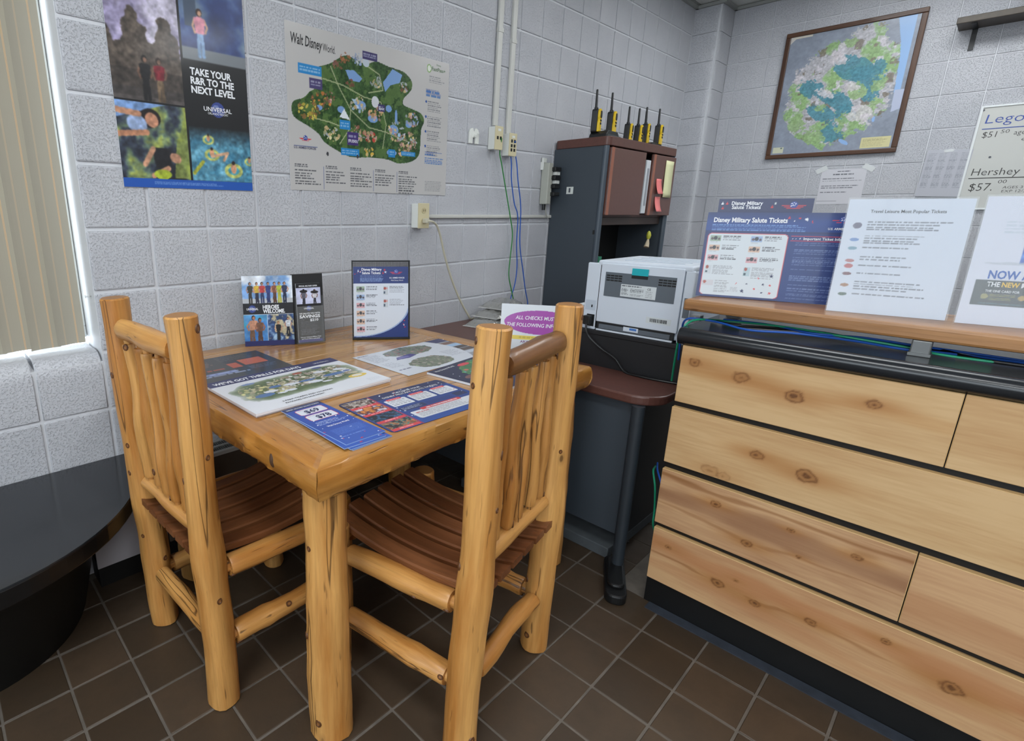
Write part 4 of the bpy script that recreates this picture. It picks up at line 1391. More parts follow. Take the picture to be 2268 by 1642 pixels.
def person(p, x, y, s, top, legs, skin, hair, lean=0.0):
    """small soft figure, feet at (x, y), height s"""
    keep = p.a.copy()
    hx = x + lean * s * .5
    p.line([(x - .045 * s, y), (x - .05 * s, y - .24 * s), (x - .03 * s, y - .5 * s)], .085 * s, legs); p.line([(x + .055 * s, y), (x + .045 * s, y - .25 * s), (x + .03 * s, y - .5 * s)], .085 * s, legs)
    p.line([(hx - .11 * s, y - .79 * s), (x - .17 * s, y - .62 * s), (x - .12 * s, y - .48 * s)], .05 * s, skin); p.line([(hx + .11 * s, y - .79 * s), (x + .18 * s, y - .64 * s), (x + .13 * s, y - .52 * s)], .05 * s, skin)
    p.poly([(hx - .14 * s, y - .79 * s), (hx - .06 * s, y - .83 * s), (hx + .06 * s, y - .83 * s), (hx + .14 * s, y - .79 * s), (x + .10 * s, y - .48 * s), (x - .10 * s, y - .48 * s)], top)
    p.ell(hx, y - .92 * s, .070 * s, .085 * s, hair); p.ell(hx + .012 * s, y - .905 * s, .045 * s, .060 * s, skin)
    n = p.noise(max(.006, s * .08), int(x * 7000) % 97)
    ch = np.any(p.a != keep, axis=-1)
    p.a = np.where(ch[..., None], np.clip(p.a * (.72 + .5 * n)[..., None], 0, 255), p.a)
def soften(p, x0, y0, x1, y1, k=1):
    m_ = p.mrect(x0, y0, x1, y1)
    for _ in range(k):
        q = np.pad(p.a, ((1, 1), (1, 1), (0, 0)), mode='edge')
        bl_ = (q[1:-1, 1:-1] * 2 + q[:-2, 1:-1] + q[2:, 1:-1] + q[1:-1, :-2] + q[1:-1, 2:]) / 6
        p.a = np.where(m_[..., None], bl_, p.a)
    return p

# ---- 1. travel poster on the wall
w, h = .462, .70
X0, Z0 = -.681, 1.356
p = Paint(w, h, .002, (18, 19, 22))
def py(z): return h - (z - Z0)
sp = .226
photo(p, 0, 0, sp, py(1.625), [(146, 138, 168), (172, 164, 190), (196, 190, 208)], .07, 1)
n = p.noise(.03, 5)
rock = (p.Y > py(1.86) + .05 * np.sin(p.X * 60) + (n - .5) * .10 + .12 * (p.X - .10) ** 2 * 20) & p.mrect(0, 0, sp, py(1.625))
g = p.noise(.014, 8)
p.put(rock, np.clip(np.array((88, 78, 70))[None, None] * (.55 + .9 * g)[..., None], 0, 255))
p.rect(0, py(1.665), sp, py(1.625), (82, 76, 74)); p.put(p.mrect(0, py(1.72), sp, py(1.64)), (48, 44, 42), .5)
person(p, .105, py(1.632), .13, (30, 30, 32), (26, 26, 28), (120, 90, 74), (22, 20, 20)); person(p, .150, py(1.632), .13, (122, 34, 46), (120, 100, 78), (128, 98, 80), (40, 28, 24))
photo(p, 0, py(1.622), sp, py(1.386), [(30, 34, 44), (52, 60, 76), (96, 116, 96), (150, 160, 80)], .055, 12)
p.poly([(0, py(1.622)), (.16, py(1.622)), (0, py(1.57))], (122, 156, 206)); p.poly([(sp, py(1.60)), (sp, py(1.39)), (.17, py(1.39)), (.185, py(1.50))], (138, 152, 70), .75)
p.ell(.105, py(1.575), .034, .030, (26, 20, 20)); p.ell(.110, py(1.570), .020, .024, (186, 132, 104), -.5); p.ell(.062, py(1.555), .032, .028, (150, 170, 206), .4); p.line([(.0, py(1.592)), (.07, py(1.585))], .018, (196, 142, 110)); p.line([(.0, py(1.52)), (.09, py(1.53))], .018, (186, 130, 98))
p.poly([(.10, py(1.485)), (.165, py(1.485)), (.16, py(1.42)), (.11, py(1.42))], (28, 28, 32)); p.ell(.178, py(1.455), .020, .016, (190, 140, 112), .5); p.line([(.075, py(1.43)), (.105, py(1.48))], .017, (196, 146, 116)); p.line([(.10, py(1.395)), (.15, py(1.42))], .017, (190, 140, 110))
p.ell(.13, py(1.40), .030, .016, (160, 176, 50))
photo(p, .232, 0, w, py(1.778), [(44, 60, 110), (70, 92, 140), (120, 140, 160)], .08, 21)
p.rect(.232, py(1.815), w, py(1.778), (120, 126, 132)); p.rect(.25, 0, .29, py(1.88), (70, 84, 104))
for k in range(7): p.rect(.25, .012 + k * .012, .288, .017 + k * .012, (40, 52, 74))
person(p, .300, py(1.792), .145, (226, 150, 168), (140, 172, 210), (206, 160, 132), (48, 30, 24))
nz = p.noise(.012, 77)
for (ya, yb, xa_, xb_) in ((py(1.622), py(1.388), 0, sp), (0, py(1.626), 0, sp)):
    m_ = p.mrect(xa_, ya, xb_, yb)
    p.a = np.where(m_[..., None], np.clip(p.a * (.62 + .76 * nz)[..., None], 0, 255), p.a)
soften(p, 0, 0, w, py(1.39), 2)
# pool photo fading in below the black block
mk = p.mrect(.232, py(1.565), w, py(1.386))
n = p.noise(.02, 31); fade = np.clip((p.Y - py(1.575)) / .07, 0, 1)
p.put(mk * fade, np.clip(np.stack([30 + 110 * n, 90 + 110 * n, 120 + 100 * n], -1), 0, 255))
for cx, cz, r in ((.39, 1.425, .036), (.31, 1.475, .028), (.30, 1.525, .022), (.455, 1.46, .02)):
    p.ell(cx, py(cz), r, r * .72, (190, 196, 110)); p.ell(cx, py(cz), r * .62, r * .42, (70, 150, 170)); p.ell(cx, py(cz) - r * .2, r * .30, r * .5, (206, 150, 116)); p.ell(cx, py(cz) - r * .75, r * .18, r * .2, (40, 28, 24))
p.line([(.31, py(1.47)), (.37, py(1.485)), (.355, py(1.46))], .010, (216, 170, 136)); p.line([(.24, py(1.41)), (.275, py(1.45))], .012, (176, 176, 60))
nz2 = p.noise(.010, 78); m_ = p.mrect(.232, py(1.57), w, py(1.386)); p.a = np.where(m_[..., None], np.clip(p.a * (.6 + .8 * nz2)[..., None], 0, 255), p.a); soften(p, .232, py(1.57), w, py(1.386), 2)
p.rect(0, py(1.386), w, h, (30, 84, 172)); p.rows(.10, py(1.378), .36, py(1.366), 3, (130, 160, 214), 3, alpha=.6)
p.rect(sp, 0, sp + .006, py(1.386), (18, 19, 22)); p.rect(0, py(1.627), sp, py(1.621), (18, 19, 22))
globe(p, .344, py(1.628), .025)
t = sheet('travel_poster', 'tall photo-collage travel poster reading take your R&R to the next level', 'poster', (X0, -.0035, Z0), (1, 0, 0), (0, 0, 1), w, h, p, .002)
for k, (s_, wd) in enumerate((('TAKE YOUR', .150), ('R&R TO THE', .158), ('NEXT LEVEL', .160))):
    lettering(t, s_, .253, 1.731 - .0285 * k - Z0, .031, INK['white'], bold=.035, width=wd)
lettering(t, 'UNIVERSAL', .292, 1.621 - Z0, .0205, INK['white'], bold=.012, width=.104)
lettering(t, 'ORLANDO RESORT', .306, 1.6105 - Z0, .0105, INK['white'], width=.076)

# ---- 2. resort map poster
X0, Z0 = -.050, 1.366
w, h = .915, .61
p = Paint(w, h, .0024, (190, 188, 186))
def P2(l): return [(x - X0, h - (z - Z0)) for x, z in l]
out = [(0.094, 1.839), (0.161, 1.863), (0.230, 1.903), (0.288, 1.899), (0.341, 1.889), (0.403, 1.909), (0.475, 1.901), (0.542, 1.897), (0.58, 1.888), (0.615, 1.862), (0.612, 1.825), (0.566, 1.783), (0.567, 1.757), (0.614, 1.747), (0.679, 1.733), (0.701, 1.702), (0.682, 1.662), (0.679, 1.606), (0.668, 1.544), (0.612, 1.512), (0.532, 1.502), (0.47, 1.514), (0.367, 1.516), (0.256, 1.511), (0.177, 1.535), (0.121, 1.56), (0.091, 1.59), (0.044, 1.614), (-0.013, 1.636), (-0.031, 1.66), (-0.024, 1.697), (0.025, 1.717), (0.055, 1.743), (0.097, 1.767), (0.116, 1.797), (0.099, 1.822)]
sm = [(v.x, v.y) for v in smooth_path([(a, b, 0) for a, b in out + [out[0]]], 4)][:-1]
land = p.mpoly(P2(sm))
n, n2 = p.noise(.02, 3), p.noise(.006, 4)
g = np.stack([26 + 50 * n + 40 * (n2 - .5), 52 + 56 * n + 50 * (n2 - .5), 24 + 34 * n + 30 * (n2 - .5)], -1)
p.put(land, g)
p.put(land & (p.noise(.035, 9) > .57), (92, 120, 62), .7)
def Q(x, z): return (x - X0, h - (z - Z0))
for pts in ([(.16, 1.85), (.20, 1.78), (.26, 1.70), (.25, 1.62), (.20, 1.56)], [(.12, 1.80), (.22, 1.79), (.33, 1.76), (.43, 1.75), (.46, 1.66), (.44, 1.56)], [(.26, 1.70), (.36, 1.64), (.46, 1.63), (.60, 1.60)], [(.05, 1.65), (.15, 1.64), (.25, 1.62)], [(.33, 1.89), (.42, 1.86), (.44, 1.80), (.36, 1.78)]):
    p.put(p.mline([Q(*a) for a in pts], .005) & land, (176, 182, 140), .8)
BL_ = (122, 158, 206)
for pts in ([(.44, 1.832), (.497, 1.895), (.555, 1.88), (.54, 1.845), (.483, 1.827), (.454, 1.796)], [(.235, 1.85), (.28, 1.855), (.325, 1.83), (.31, 1.815), (.255, 1.815)]):
    p.put(p.mpoly([Q(*a) for a in pts]) & land, BL_)
for x, z, a, b in ((.313, 1.725, .03, .018), (.382, 1.678, .028, .016), (.10, 1.69, .014, .01), (.21, 1.695, .02, .013), (.475, 1.73, .018, .014), (.505, 1.645, .03, .02), (.60, 1.675, .02, .012), (.495, 1.545, .03, .014), (.52, 1.70, .008, .03)):
    p.ell(*Q(x, z), a, b, BL_)
def clus(x, z, r, cols, k, sd, n_=26):
    p.blobs(p.mell(*Q(x, z), r, r * .75), n_, cols, .003, .010, sd)
TAN, PINK, GR, BR = (206, 180, 130), (196, 150, 140), (178, 184, 190), (120, 84, 60)
clus(.05, 1.675, .055, [(190, 170, 70), (150, 120, 60), (206, 190, 90), BR], 0, 1, 50); clus(.11, 1.715, .05, [(206, 176, 80), BR, (196, 120, 60), (90, 110, 60)], 0, 2, 45)
clus(.15, 1.735, .03, [BR, PINK, (150, 100, 90)], 0, 3, 20); clus(.20, 1.86, .03, [(122, 80, 74), BR], 0, 4, 14); clus(.26, 1.80, .028, [(122, 70, 60), BR], 0, 5, 14)
clus(.40, 1.83, .035, [GR, (150, 160, 150), TAN], 0, 6, 26); clus(.40, 1.70, .045, [TAN, (206, 160, 110), PINK], 0, 7, 36); clus(.30, 1.725, .045, [TAN, (196, 190, 170), (170, 190, 210)], 0, 8, 36)
clus(.16, 1.60, .045, [TAN, GR, (196, 196, 150)], 0, 9, 34); clus(.30, 1.61, .045, [PINK, TAN, (170, 110, 90), GR], 0, 10, 40); clus(.37, 1.60, .035, [TAN, PINK, (180, 60, 50)], 0, 11, 26)
clus(.52, 1.64, .06, [TAN, PINK, (150, 180, 210), GR], 0, 12, 50); clus(.60, 1.60, .06, [PINK, TAN, GR, (160, 120, 110)], 0, 13, 50); clus(.62, 1.70, .045, [GR, TAN, (150, 170, 210), PINK], 0, 14, 34); clus(.57, 1.56, .04, [TAN, BR, PINK], 0, 15, 30); clus(.36, 1.54, .03, [(214, 176, 70), TAN], 0, 16, 20); clus(.565, 1.83, .03, [TAN, BR, GR], 0, 17, 20)
# plain pale and rust clusters at the top, and the white ball
clus(.235, 1.895, .028, [(150, 96, 60), (160, 108, 70)], 0, 21, 16); clus(.300, 1.900, .032, [(150, 164, 190), (132, 150, 186), GR], 0, 22, 22)
p.ell(*Q(.345, 1.895), .018, .016, (186, 196, 206)); p.ell(*Q(.396, 1.748), .021, .023, (206, 208, 214)); p.poly([Q(.20, 1.665), Q(.225, 1.70), Q(.255, 1.66)], (226, 232, 236))
for x0, z0, x1, z1, c in ((.005, 1.84, .115, 1.805, (40, 132, 196)), (.20, 1.655, .255, 1.62, (40, 132, 196)), (.205, 1.545, .305, 1.515, (40, 132, 196)), (.475, 1.56, .515, 1.525, (40, 132, 196)), (.555, 1.558, .645, 1.538, (40, 132, 196)), (.055, 1.795, .118, 1.757, (74, 66, 110)), (.325, 1.938, .408, 1.908, (60, 54, 100)), (.240, 1.612, .300, 1.560, (66, 50, 110)), (.412, 1.742, .452, 1.712, (60, 54, 100))):
    p.rect(*Q(x0, z0), *Q(x1, z1), c); a, b = Q(x0, z0); c2, d2 = Q(x1, z1)
    p.rows(a + .006, b + (d2 - b) * .25, c2 - .006, d2 - (d2 - b) * .15, 2, (220, 226, 236), 5, .6, .55, .1)
emblem(p, *Q(.028, 1.568), .019)
for x, hd in ((-.026, 6), (.124, 5), (.255, 6), (.396, 5), (.54, 8)):
    a, b = Q(x, 1.468); p.rows(a, b, a + .085, b + .016, 2, (70, 72, 78), 2, .45, .8, .4); p.rows(a, b + .022, a + .125, b + .022 + .0105 * hd, hd, (60, 62, 68), int(x * 100) + 40, .5, .8, .45)
    if x > 0: p.rect(a - .012, b + .004, a - .010, b + .095, (90, 104, 150))
a, b = Q(.709, 1.84); p.rows(a, b, a + .11, b + .034, 2, (52, 104, 176), 3, .6, .9, .3)
for k in range(4):
    a, b = Q(.712, 1.79 - k * .066); p.ell(a, b, .006, .006, (40, 80, 150)); p.rows(a + .010, b - .004, a + .11, b + .046, 6, (96, 98, 104), k + 50, .42, .75, .3)
a, b = Q(.71, 1.557); p.rect(a, b - .010, a + .12, b - .008, (80, 110, 170)); p.rows(a, b, a + .07, b + .010, 1, (52, 104, 176), 4, .8, .9, 0); p.rows(a, b + .018, a + .13, b + .05, 4, (60, 110, 180), 61, .55, .9, .1)
a, b = Q(.715, 1.43); p.rows(a, b, a + .12, b + .05, 7, (110, 112, 116), 71, .45, .8, .1)
a, b = Q(.73, 1.905); p.rows(a, b, a + .11, b + .034, 4, (110, 112, 118), 81, .45, .75, .35); p.ell(*Q(.727, 1.935), .015, .018, (120, 160, 80)); p.ell(*Q(.727, 1.935), .011, .014, (214, 220, 206))
p.rect(*Q(-.028, 1.538), *Q(.085, 1.536), (60, 80, 140))
for x in (.135, .295): p.ell(*Q(x, 1.515), .006, .008, (60, 60, 64))
t = sheet('map_poster', 'large resort map poster with a green illustrated island on pale grey', 'poster', (X0, -.003, Z0), (1, 0, 0), (0, 0, 1), w, h, p, .0016, pm=mat_vcol('print_glossy', .24, .5, .5))
lettering(t, 'Walt Disney', .024, 1.905 - Z0, .052, INK['black'], bold=.016, width=.145, shear=.1, rot=-.03)
lettering(t, 'World.', .172, 1.901 - Z0, .040, INK['black'], width=.062, rot=-.03)
lettering(t, 'FastPass+', .795, 1.930 - Z0, .022, INK['green'], width=.093, bold=.01)
lettering(t, 'Disney', .826, 1.953 - Z0, .012, INK['green'], width=.03)
lettering(t, 'YOUR TICKET TO', .757, 1.838 - Z0, .012, INK['blue'], width=.09); lettering(t, 'THEME PARK MAGIC', .757, 1.824 - Z0, .012, INK['blue'], width=.105)
lettering(t, 'CONTACTS', .762, 1.555 - Z0, .012, INK['blue'], width=.055)
lettering(t, 'U.S. ARMED FORCES', .022, 1.526 - Z0, .012, INK['navy'], bold=.02, width=.106)
lettering(t, 'Epcot', .467, 1.720 - Z0, .018, INK['white'], width=.031)
lettering(t, 'STUDIOS', .294, 1.570 - Z0, .016, INK['white'], width=.052)
for s_, x, z, wd in (('MAGIC KINGDOM', -.026, 1.456, .07), ("ANIMAL KINGDOM", .124, 1.458, .08), ('EPCOT', .255, 1.460, .03), ('RESORT AREA', .396, 1.457, .05)):
    pass

# ---- 3. framed terrain map on the right wall
w, h = .700, .815
YL, Z0 = -.612, 1.730
p = Paint(w, h, .0032, (146, 152, 162))
def PM(y, z): return (YL - y, h - (z - Z0))
n = p.noise(.05, 1); n2 = p.noise(.012, 2)
p.a = np.clip(np.array((134, 142, 156))[None, None] * (.86 + .2 * n + .12 * n2)[..., None], 0, 255)
blob = [(-0.991, 2.527), (-1.139, 2.532), (-1.167, 2.414), (-1.24, 2.392), (-1.254, 2.285), (-1.248, 2.118), (-1.255, 2.017), (-1.195, 1.921), (-1.065, 1.82), (-0.92, 1.747), (-0.733, 1.859), (-0.657, 1.981), (-0.655, 2.087), (-0.678, 2.272), (-0.725, 2.357), (-0.803, 2.416), (-0.866, 2.46), (-0.95, 2.459)]
wob = (p.noise(.03, 6) - .5) * .06 + (p.noise(.010, 16) - .5) * .05
Xs, Ys = p.X.copy(), p.Y.copy()
p.X = Xs + wob; p.Y = Ys + wob
land = p.mpoly([PM(*a) for a in blob])
p.put(land, np.clip(np.array((178, 177, 182))[None, None] * (.88 + .2 * p.noise(.009, 7))[..., None], 0, 255))
a1, a2, a3 = p.noise(.11, 11), p.noise(.09, 12), p.noise(.07, 13)
# flat rectangular plots
grid = ((np.sin(Xs * 61 + 3 * a3) > .1) & (np.sin(Ys * 53 + 2 * a1) > -.1))
p.put(land & (a2 > .53), (156, 178, 144)); p.put(land & (a2 > .59), (140, 172, 118))
p.put(land & grid & (a3 > .52), (120, 112, 100), .85)
p.put(land & grid & (a3 < .42), (196, 192, 198), .9)
for y, z, rx, ry, rot in ((-1.02, 2.27, .12, .075, -.5), (-1.10, 2.21, .09, .07, -.6), (-.80, 2.17, .085, .055, -.4), (-.97, 2.07, .09, .05, -.6), (-.88, 2.0, .10, .05, -.6), (-.96, 1.86, .065, .07, -.3), (-1.14, 2.09, .05, .05, -.4), (-1.16, 2.27, .05, .03, -.9), (-.90, 2.10, .06, .03, -.5), (-1.02, 1.98, .07, .05, -.7)):
    p.ell(*PM(y, z), rx, ry, (74, 132, 148), -rot, .88)
for y, z, rx, ry in ((-.735, 1.95, .05, .06), (-.86, 1.84, .07, .05), (-1.02, 1.93, .035, .075), (-1.06, 2.12, .05, .05), (-.975, 2.445, .035, .035), (-1.17, 2.15, .03, .06), (-.87, 2.04, .04, .03), (-1.17, 2.01, .03, .05)):
    p.ell(*PM(y, z), rx, ry, (142, 172, 118), .4, .85)
for y, z, rx, ry in ((-1.0, 1.93, .0, .0), (-1.03, 2.15, .04, .03), (-.92, 2.35, .05, .04), (-.88, 2.13, .05, .02), (-1.10, 1.97, .07, .06), (-.70, 2.25, .03, .03)):
    if rx: p.ell(*PM(y, z), rx, ry, (202, 196, 200), .3, .85)
p.X, p.Y = Xs, Ys
relief = p.noise(.010, 21) - p.noise(.010, 22)
p.a = np.clip(p.a * (1 + .30 * relief * land)[..., None], 0, 255)
p.put(p.mpoly([PM(-1.20, 2.545), PM(-1.29, 2.545), PM(-1.29, 2.06), PM(-1.262, 2.06), PM(-1.25, 2.30), PM(-1.235, 2.40)]), (142, 178, 222))
p.put(p.mpoly([PM(-1.262, 2.10), PM(-1.312, 2.10), PM(-1.312, 1.98), PM(-1.265, 1.96)]), (176, 184, 206)); p.put(p.mell(*PM(-1.045, 1.79), .035, .012, .6), (140, 176, 222)); p.put(p.mell(*PM(-1.185, 1.925), .008, .018), (140, 176, 222))
p.rect(*PM(-1.145, 1.808), *PM(-1.300, 1.738), (206, 200, 150)); p.rows(*PM(-1.155, 1.80), *PM(-1.29, 1.745), 6, (140, 132, 100), 4, .4, .6, .3)
p.rect(*PM(-.622, 1.782), *PM(-.690, 1.740), (204, 206, 180)); p.ell(*PM(-.675, 1.775), .006, .006, (90, 110, 110)); p.poly([PM(-.612, 2.545), PM(-.66, 2.545), PM(-.612, 2.50)], (206, 202, 196)); p.rect(*PM(-.63, 2.543), *PM(-.74, 2.532), (206, 200, 186))
M_FRAMEW = mat_log('dark_frame', C(96, 62, 38), C(70, 42, 24), rough=.45, coat=.1, axis='x', knots=.4)
t = sheet('framed_map', 'framed terrain relief map in teal and green on the right wall', 'framed map', (XB - .016, YL, Z0), (0, -1, 0), (0, 0, 1), w, h, p, .008, back=plain('map_back', C(120, 110, 100), .7), pm=mat_vcol('print_map', .35, .15, .5))
fw_ = .030
for L, loc, rz in ((w + 2 * fw_, (w / 2, -fw_ / 2, 0), 0), (w + 2 * fw_, (w / 2, h + fw_ / 2, 0), math.pi), (h, (-fw_ / 2, h / 2, 0), math.pi / 2), (h, (w + fw_ / 2, h / 2, 0), -math.pi / 2)):
    MB().box(-L / 2, L / 2, -fw_ / 2, fw_ / 2, -.014, .010).build('frame_rail', M_FRAMEW, t, loc, (0, 0, rz), bevel=.004)

# ---- 4. whiteboard on the right wall
w, h = .92, .62
t = thing('whiteboard', 'whiteboard with handwritten ticket prices on the right wall', 'whiteboard')
frame_matrix(t, (XB - .012, -1.695, 1.322), (0, -1, 0), (0, 0, 1))
box('board', plain('whiteboard_face', C(196, 197, 192), .3), .008, w - .008, .008, h - .008, -.008, .0, t)
MB().box(0, w, 0, .010, -.010, .006).box(0, w, h - .010, h, -.010, .006).box(0, .010, .010, h - .010, -.010, .006).box(w - .010, w, .010, h - .010, -.010, .006).build('board_frame', plain('board_frame_white', C(226, 230, 230), .35), t)
B_, K_ = INK['marker_blue'], INK['marker_black']
def wy(y): return -1.695 - y
for s_, y, z, sz, wd, mt in (('LegoLand', -1.727, 1.838, .075, .33, B_), ('$51', -1.730, 1.755, .050, .062, K_), ('50', -1.806, 1.775, .030, .036, K_), ('ages', -1.862, 1.762, .040, .06, K_), ('e', -1.90, 1.725, .032, .018, K_), ('Hershey Park', -1.729, 1.530, .062, .33, K_), ('$57.', -1.735, 1.437, .066, .102, K_), ('00', -1.855, 1.480, .030, .036, K_), ('AGES 3+', -1.880, 1.448, .022, .10, K_), ('EXP 12/31', -1.880, 1.425, .022, .11, K_)):
    lettering(t, s_, wy(y), z - 1.322, sz, mt, z=.0008, bold=-.008, width=wd, shear=.08)
for ya, yb, z, mt in ((-1.722, -2.06, 1.806, B_), (-1.722, -2.06, 1.513, K_)):
    MB().box(wy(ya), wy(yb), -.0025, .0025, .0005, .0009).build('underline', mt, t, (0, z - 1.322, 0))
for y, z in ((-1.707, 1.918), (-1.79, 1.638)):
    MB().prism(ellipse(0, 0, .006, .006, 12), 0, .003).build('screw', INK['grey'], t, (wy(y), z - 1.322, 0))

# ---- 5. taped notices
M_TAPE = glassy('clear_tape', (.9, .93, .93, 1), .55, .2)
p = Paint(.255, .245, .0028, (206, 206, 212))
p.rows(.09, .012, .165, .022, 1, (70, 72, 80), 1, .7, .9, 0); p.rows(.07, .032, .185, .042, 1, (90, 92, 100), 2, .7, .9, 0)
for k, y in enumerate((.062, .078, .112, .128, .158)): p.rows(.012, y, .24, y + .011, 1, (84, 86, 94), k + 9, .5, .85, .35)
p.rect(.006, .006, .249, .0075, (120, 120, 126)); p.rect(.006, .006, .0075, .19, (120, 120, 126)); p.rect(.2475, .006, .249, .19, (120, 120, 126)); p.rect(.006, .190, .249, .1915, (120, 120, 126)); p.rect(.0, .222, .12, .2235, (130, 130, 136))
t = sheet('paper_notice', 'typed notice taped to the wall below the framed map', 'notice', (XB - .002, -.957, 1.36), (0, -1, 0), (0, 0, 1), .255, .245, p, .0006, pm=M_PRINTM)
for x, y, a in ((-.004, .245, .5), (.262, .248, -.5)):
    MB().box(-.034, .034, -.017, .017, 0, .001).build('tape', M_TAPE, t, (x, y, .001), (0, 0, a))
p = Paint(.21, .29, .003, (184, 186, 194))
for k in range(4): p.rows(.012 + k * .05, .02, .05 + k * .05, .24, 26, (120, 122, 132), k, .45, .6, .25)
t = sheet('paper_notice', 'grey list of names hanging crooked beside the whiteboard', 'notice', (XB - .014, -1.492, 1.408), (.0, -1, -.03), (0, -.03, 1), .205, .285, p, .0006, pm=M_PRINTM)
MB().box(-.022, .022, -.008, .008, 0, .001).build('tape', M_TAPE, t, (.10, .285, .001), (0, 0, .1))

# ---- 6. wall shelf, high on the right wall
t = thing('wall_shelf', 'dark wooden wall shelf with a black bracket at the top right', 'shelf', (XB - .10, -1.9, 2.40))
M_SHELF = plain('shelf_dark', C(70, 62, 52), .5, var=.15, vscale=40)
box('shelf_board', M_SHELF, -.10, .098, -.55, .40, .0, .035, t, bevel=.003)
for yy in (.325, -.40):
    MB().box(.090, .098, -.012, .012, -.12, 0).box(-.07, .098, -.012, .012, -.006, .0).build('bracket', M_BLACKP, t, (0, yy, 0))
t = thing('black_box', 'black box standing on the wall shelf', 'box', (XB - .10, -1.80, 2.436))
box('case', plain('case_black', C(44, 48, 54), .5), -.08, .08, -.20, .03, 0, .12, t, bevel=.004)
box('lid', plain('case_black2', C(36, 40, 46), .45), -.083, .083, -.203, .033, .12, .135, t, bevel=.003)

# ================================================================== wall wiring
M_RACE = plain('raceway_paint', C(198, 198, 192), .45)
M_IVORY = plain('ivory_plastic', C(206, 196, 160), .4)
M_IVORYW = plain('ivory_white', C(226, 228, 222), .4)
for x, zb, lab in ((1.235, 1.735, 'left vertical raceway running up the back wall from the green cable jack'), (1.352, 1.705, 'right vertical raceway running up the back wall from the blue cable jack')):
    t = thing('cable_raceway', lab, 'raceway', (x, 0, zb), 0, 'vertical raceways')
    box('channel', M_RACE, -.018, .018, -.016, .0, 0, CEIL - zb - .003, t, bevel=.004)
    box('clip', M_RACE, -.020, .020, -.018, .0, .45, .47, t)
def jack(label, x, z, dz, ports):
    t = thing('jack_box', label, 'jack box', (x, 0, z), 0, 'data jack boxes')
    box('box', M_IVORYW, -.033, .033, -.044, 0, 0, .115, t, bevel=.003)
    box('cover_plate', M_IVORY, -.034, .034, -.049, -.044, -.002, .117, t, bevel=.002)
    for zz in ports:
        box('port', M_BLACKP, -.020, -.006, -.0505, -.0488, zz, zz + .016, t); box('port', M_BLACKP, .006, .020, -.0505, -.0488, zz, zz + .016, t)
    box('label_slot', M_IVORYW, -.012, .012, -.0503, -.0488, .092, .104, t)
jack('ivory jack box with the green cable on the back wall', 1.225, 1.612, 0, (.05,))
jack('ivory jack box with the blue cables on the back wall', 1.352, 1.588, 0, (.068, .044, .022))
t = thing('wall_hook', 'white plastic hook pair on the back wall right of the map poster', 'hook', (1.065, 0, 1.63))
MB().prism([(-.038, 0), (-.012, 0), (-.010, .03), (.010, .03), (.012, 0), (.038, 0), (.038, .055), (.030, .072), (.012, .078), (.004, .062), (-.004, .062), (-.012, .078), (-.030, .072), (-.038, .055)], -.012, 0, axis='y').build('hook_plate', M_IVORYW, t, bevel=.003)
MB().tube([(0, -.010, .040), (0, -.03, .034), (0, -.036, .048)], .006, 8).build('hook', M_IVORYW, t)
t = thing('outlet_box', 'ivory surface outlet box with a plugged-in cord below the map poster', 'outlet', (.665, 0, 1.207))
box('box', M_IVORYW, -.036, .036, -.046, 0, 0, .115, t, bevel=.003)
box('cover_plate', M_IVORY, -.037, .037, -.052, -.046, -.002, .117, t, bevel=.002)
for zz in (.034, .082):
    rc = MB().prism(ellipse(0, zz, .016, .014, 20), -.0535, -.052, axis='y').build('receptacle', plain('ivory_dark', C(190, 178, 140), .4), t)
    MB().box(-.007, -.005, -.0545, -.0532, zz - .004, zz + .006).box(.005, .007, -.0545, -.0532, zz - .004, zz + .006).build('slots', M_BLACKP, t)
t = thing('wall_raceway', 'horizontal raceway along the back wall from the outlet box to the hutch', 'raceway', (.702, 0, 1.2525))
box('channel', M_RACE, 0, 1.145, -.016, 0, 0, .018, t, bevel=.004)
t = thing('appliance_cord', 'beige cord running from the outlet box down to the desk', 'cord', (.665, 0, 1.207))
O3 = Vector((.665, 0, 1.207))
MB().prism(rrect(-.014, .014, .022, .046, .006), -.080, -.0548, axis='y').build('plug', plain('cord_beige', C(196, 192, 172), .5), t, bevel=.003)
cp_ = [(.665, -.078, 1.240), (.700, -.080, 1.236), (.745, -.066, 1.215), (.79, -.05, 1.16), (.84, -.04, 1.055), (.905, -.035, .931), (.98, -.035, .812), (1.05, -.038, .722), (1.075, -.035, .699), (1.11, -.028, .697)]
cable('cable', [Vector(a) - O3 for a in cp_], .0055, plain('cord_beige', C(196, 192, 172), .5), t)
GREEN = plain('cable_green2', C(44, 130, 60), .5)
def wcable(label, pts, y, mat, start, r=.0032):
    path = [start] + [(x, y, z) for x, z in pts]
    tag(cable('wall_cable', path, r, mat), label, 'cable')
wcable('green network cable hanging down the back wall', [(1.262, 1.60), (1.285, 1.54), (1.317, 1.457), (1.393, 1.261), (1.426, 1.158), (1.419, 1.027), (1.417, .92), (1.455, .822), (1.486, .749), (1.49, .694)], -.030, GREEN, (1.24, -.054, 1.67))
wcable('left blue network cable hanging down the back wall', [(1.372, 1.62), (1.385, 1.54), (1.395, 1.46), (1.435, 1.337), (1.478, 1.261), (1.484, 1.104), (1.504, .968), (1.494, .859), (1.455, .757), (1.45, .694)], -.022, M_CB, (1.362, -.054, 1.664))
wcable('right blue network cable hanging down the back wall', [(1.40, 1.63), (1.43, 1.55), (1.451, 1.462), (1.496, 1.312), (1.512, 1.103), (1.564, .937), (1.602, .822), (1.637, .739), (1.64, .694)], -.026, M_CB, (1.366, -.054, 1.664))
t = thing('power_strip', 'grey power strip with black plugs on the wall beside the hutch', 'power strip', (1.738, 0, 1.335))
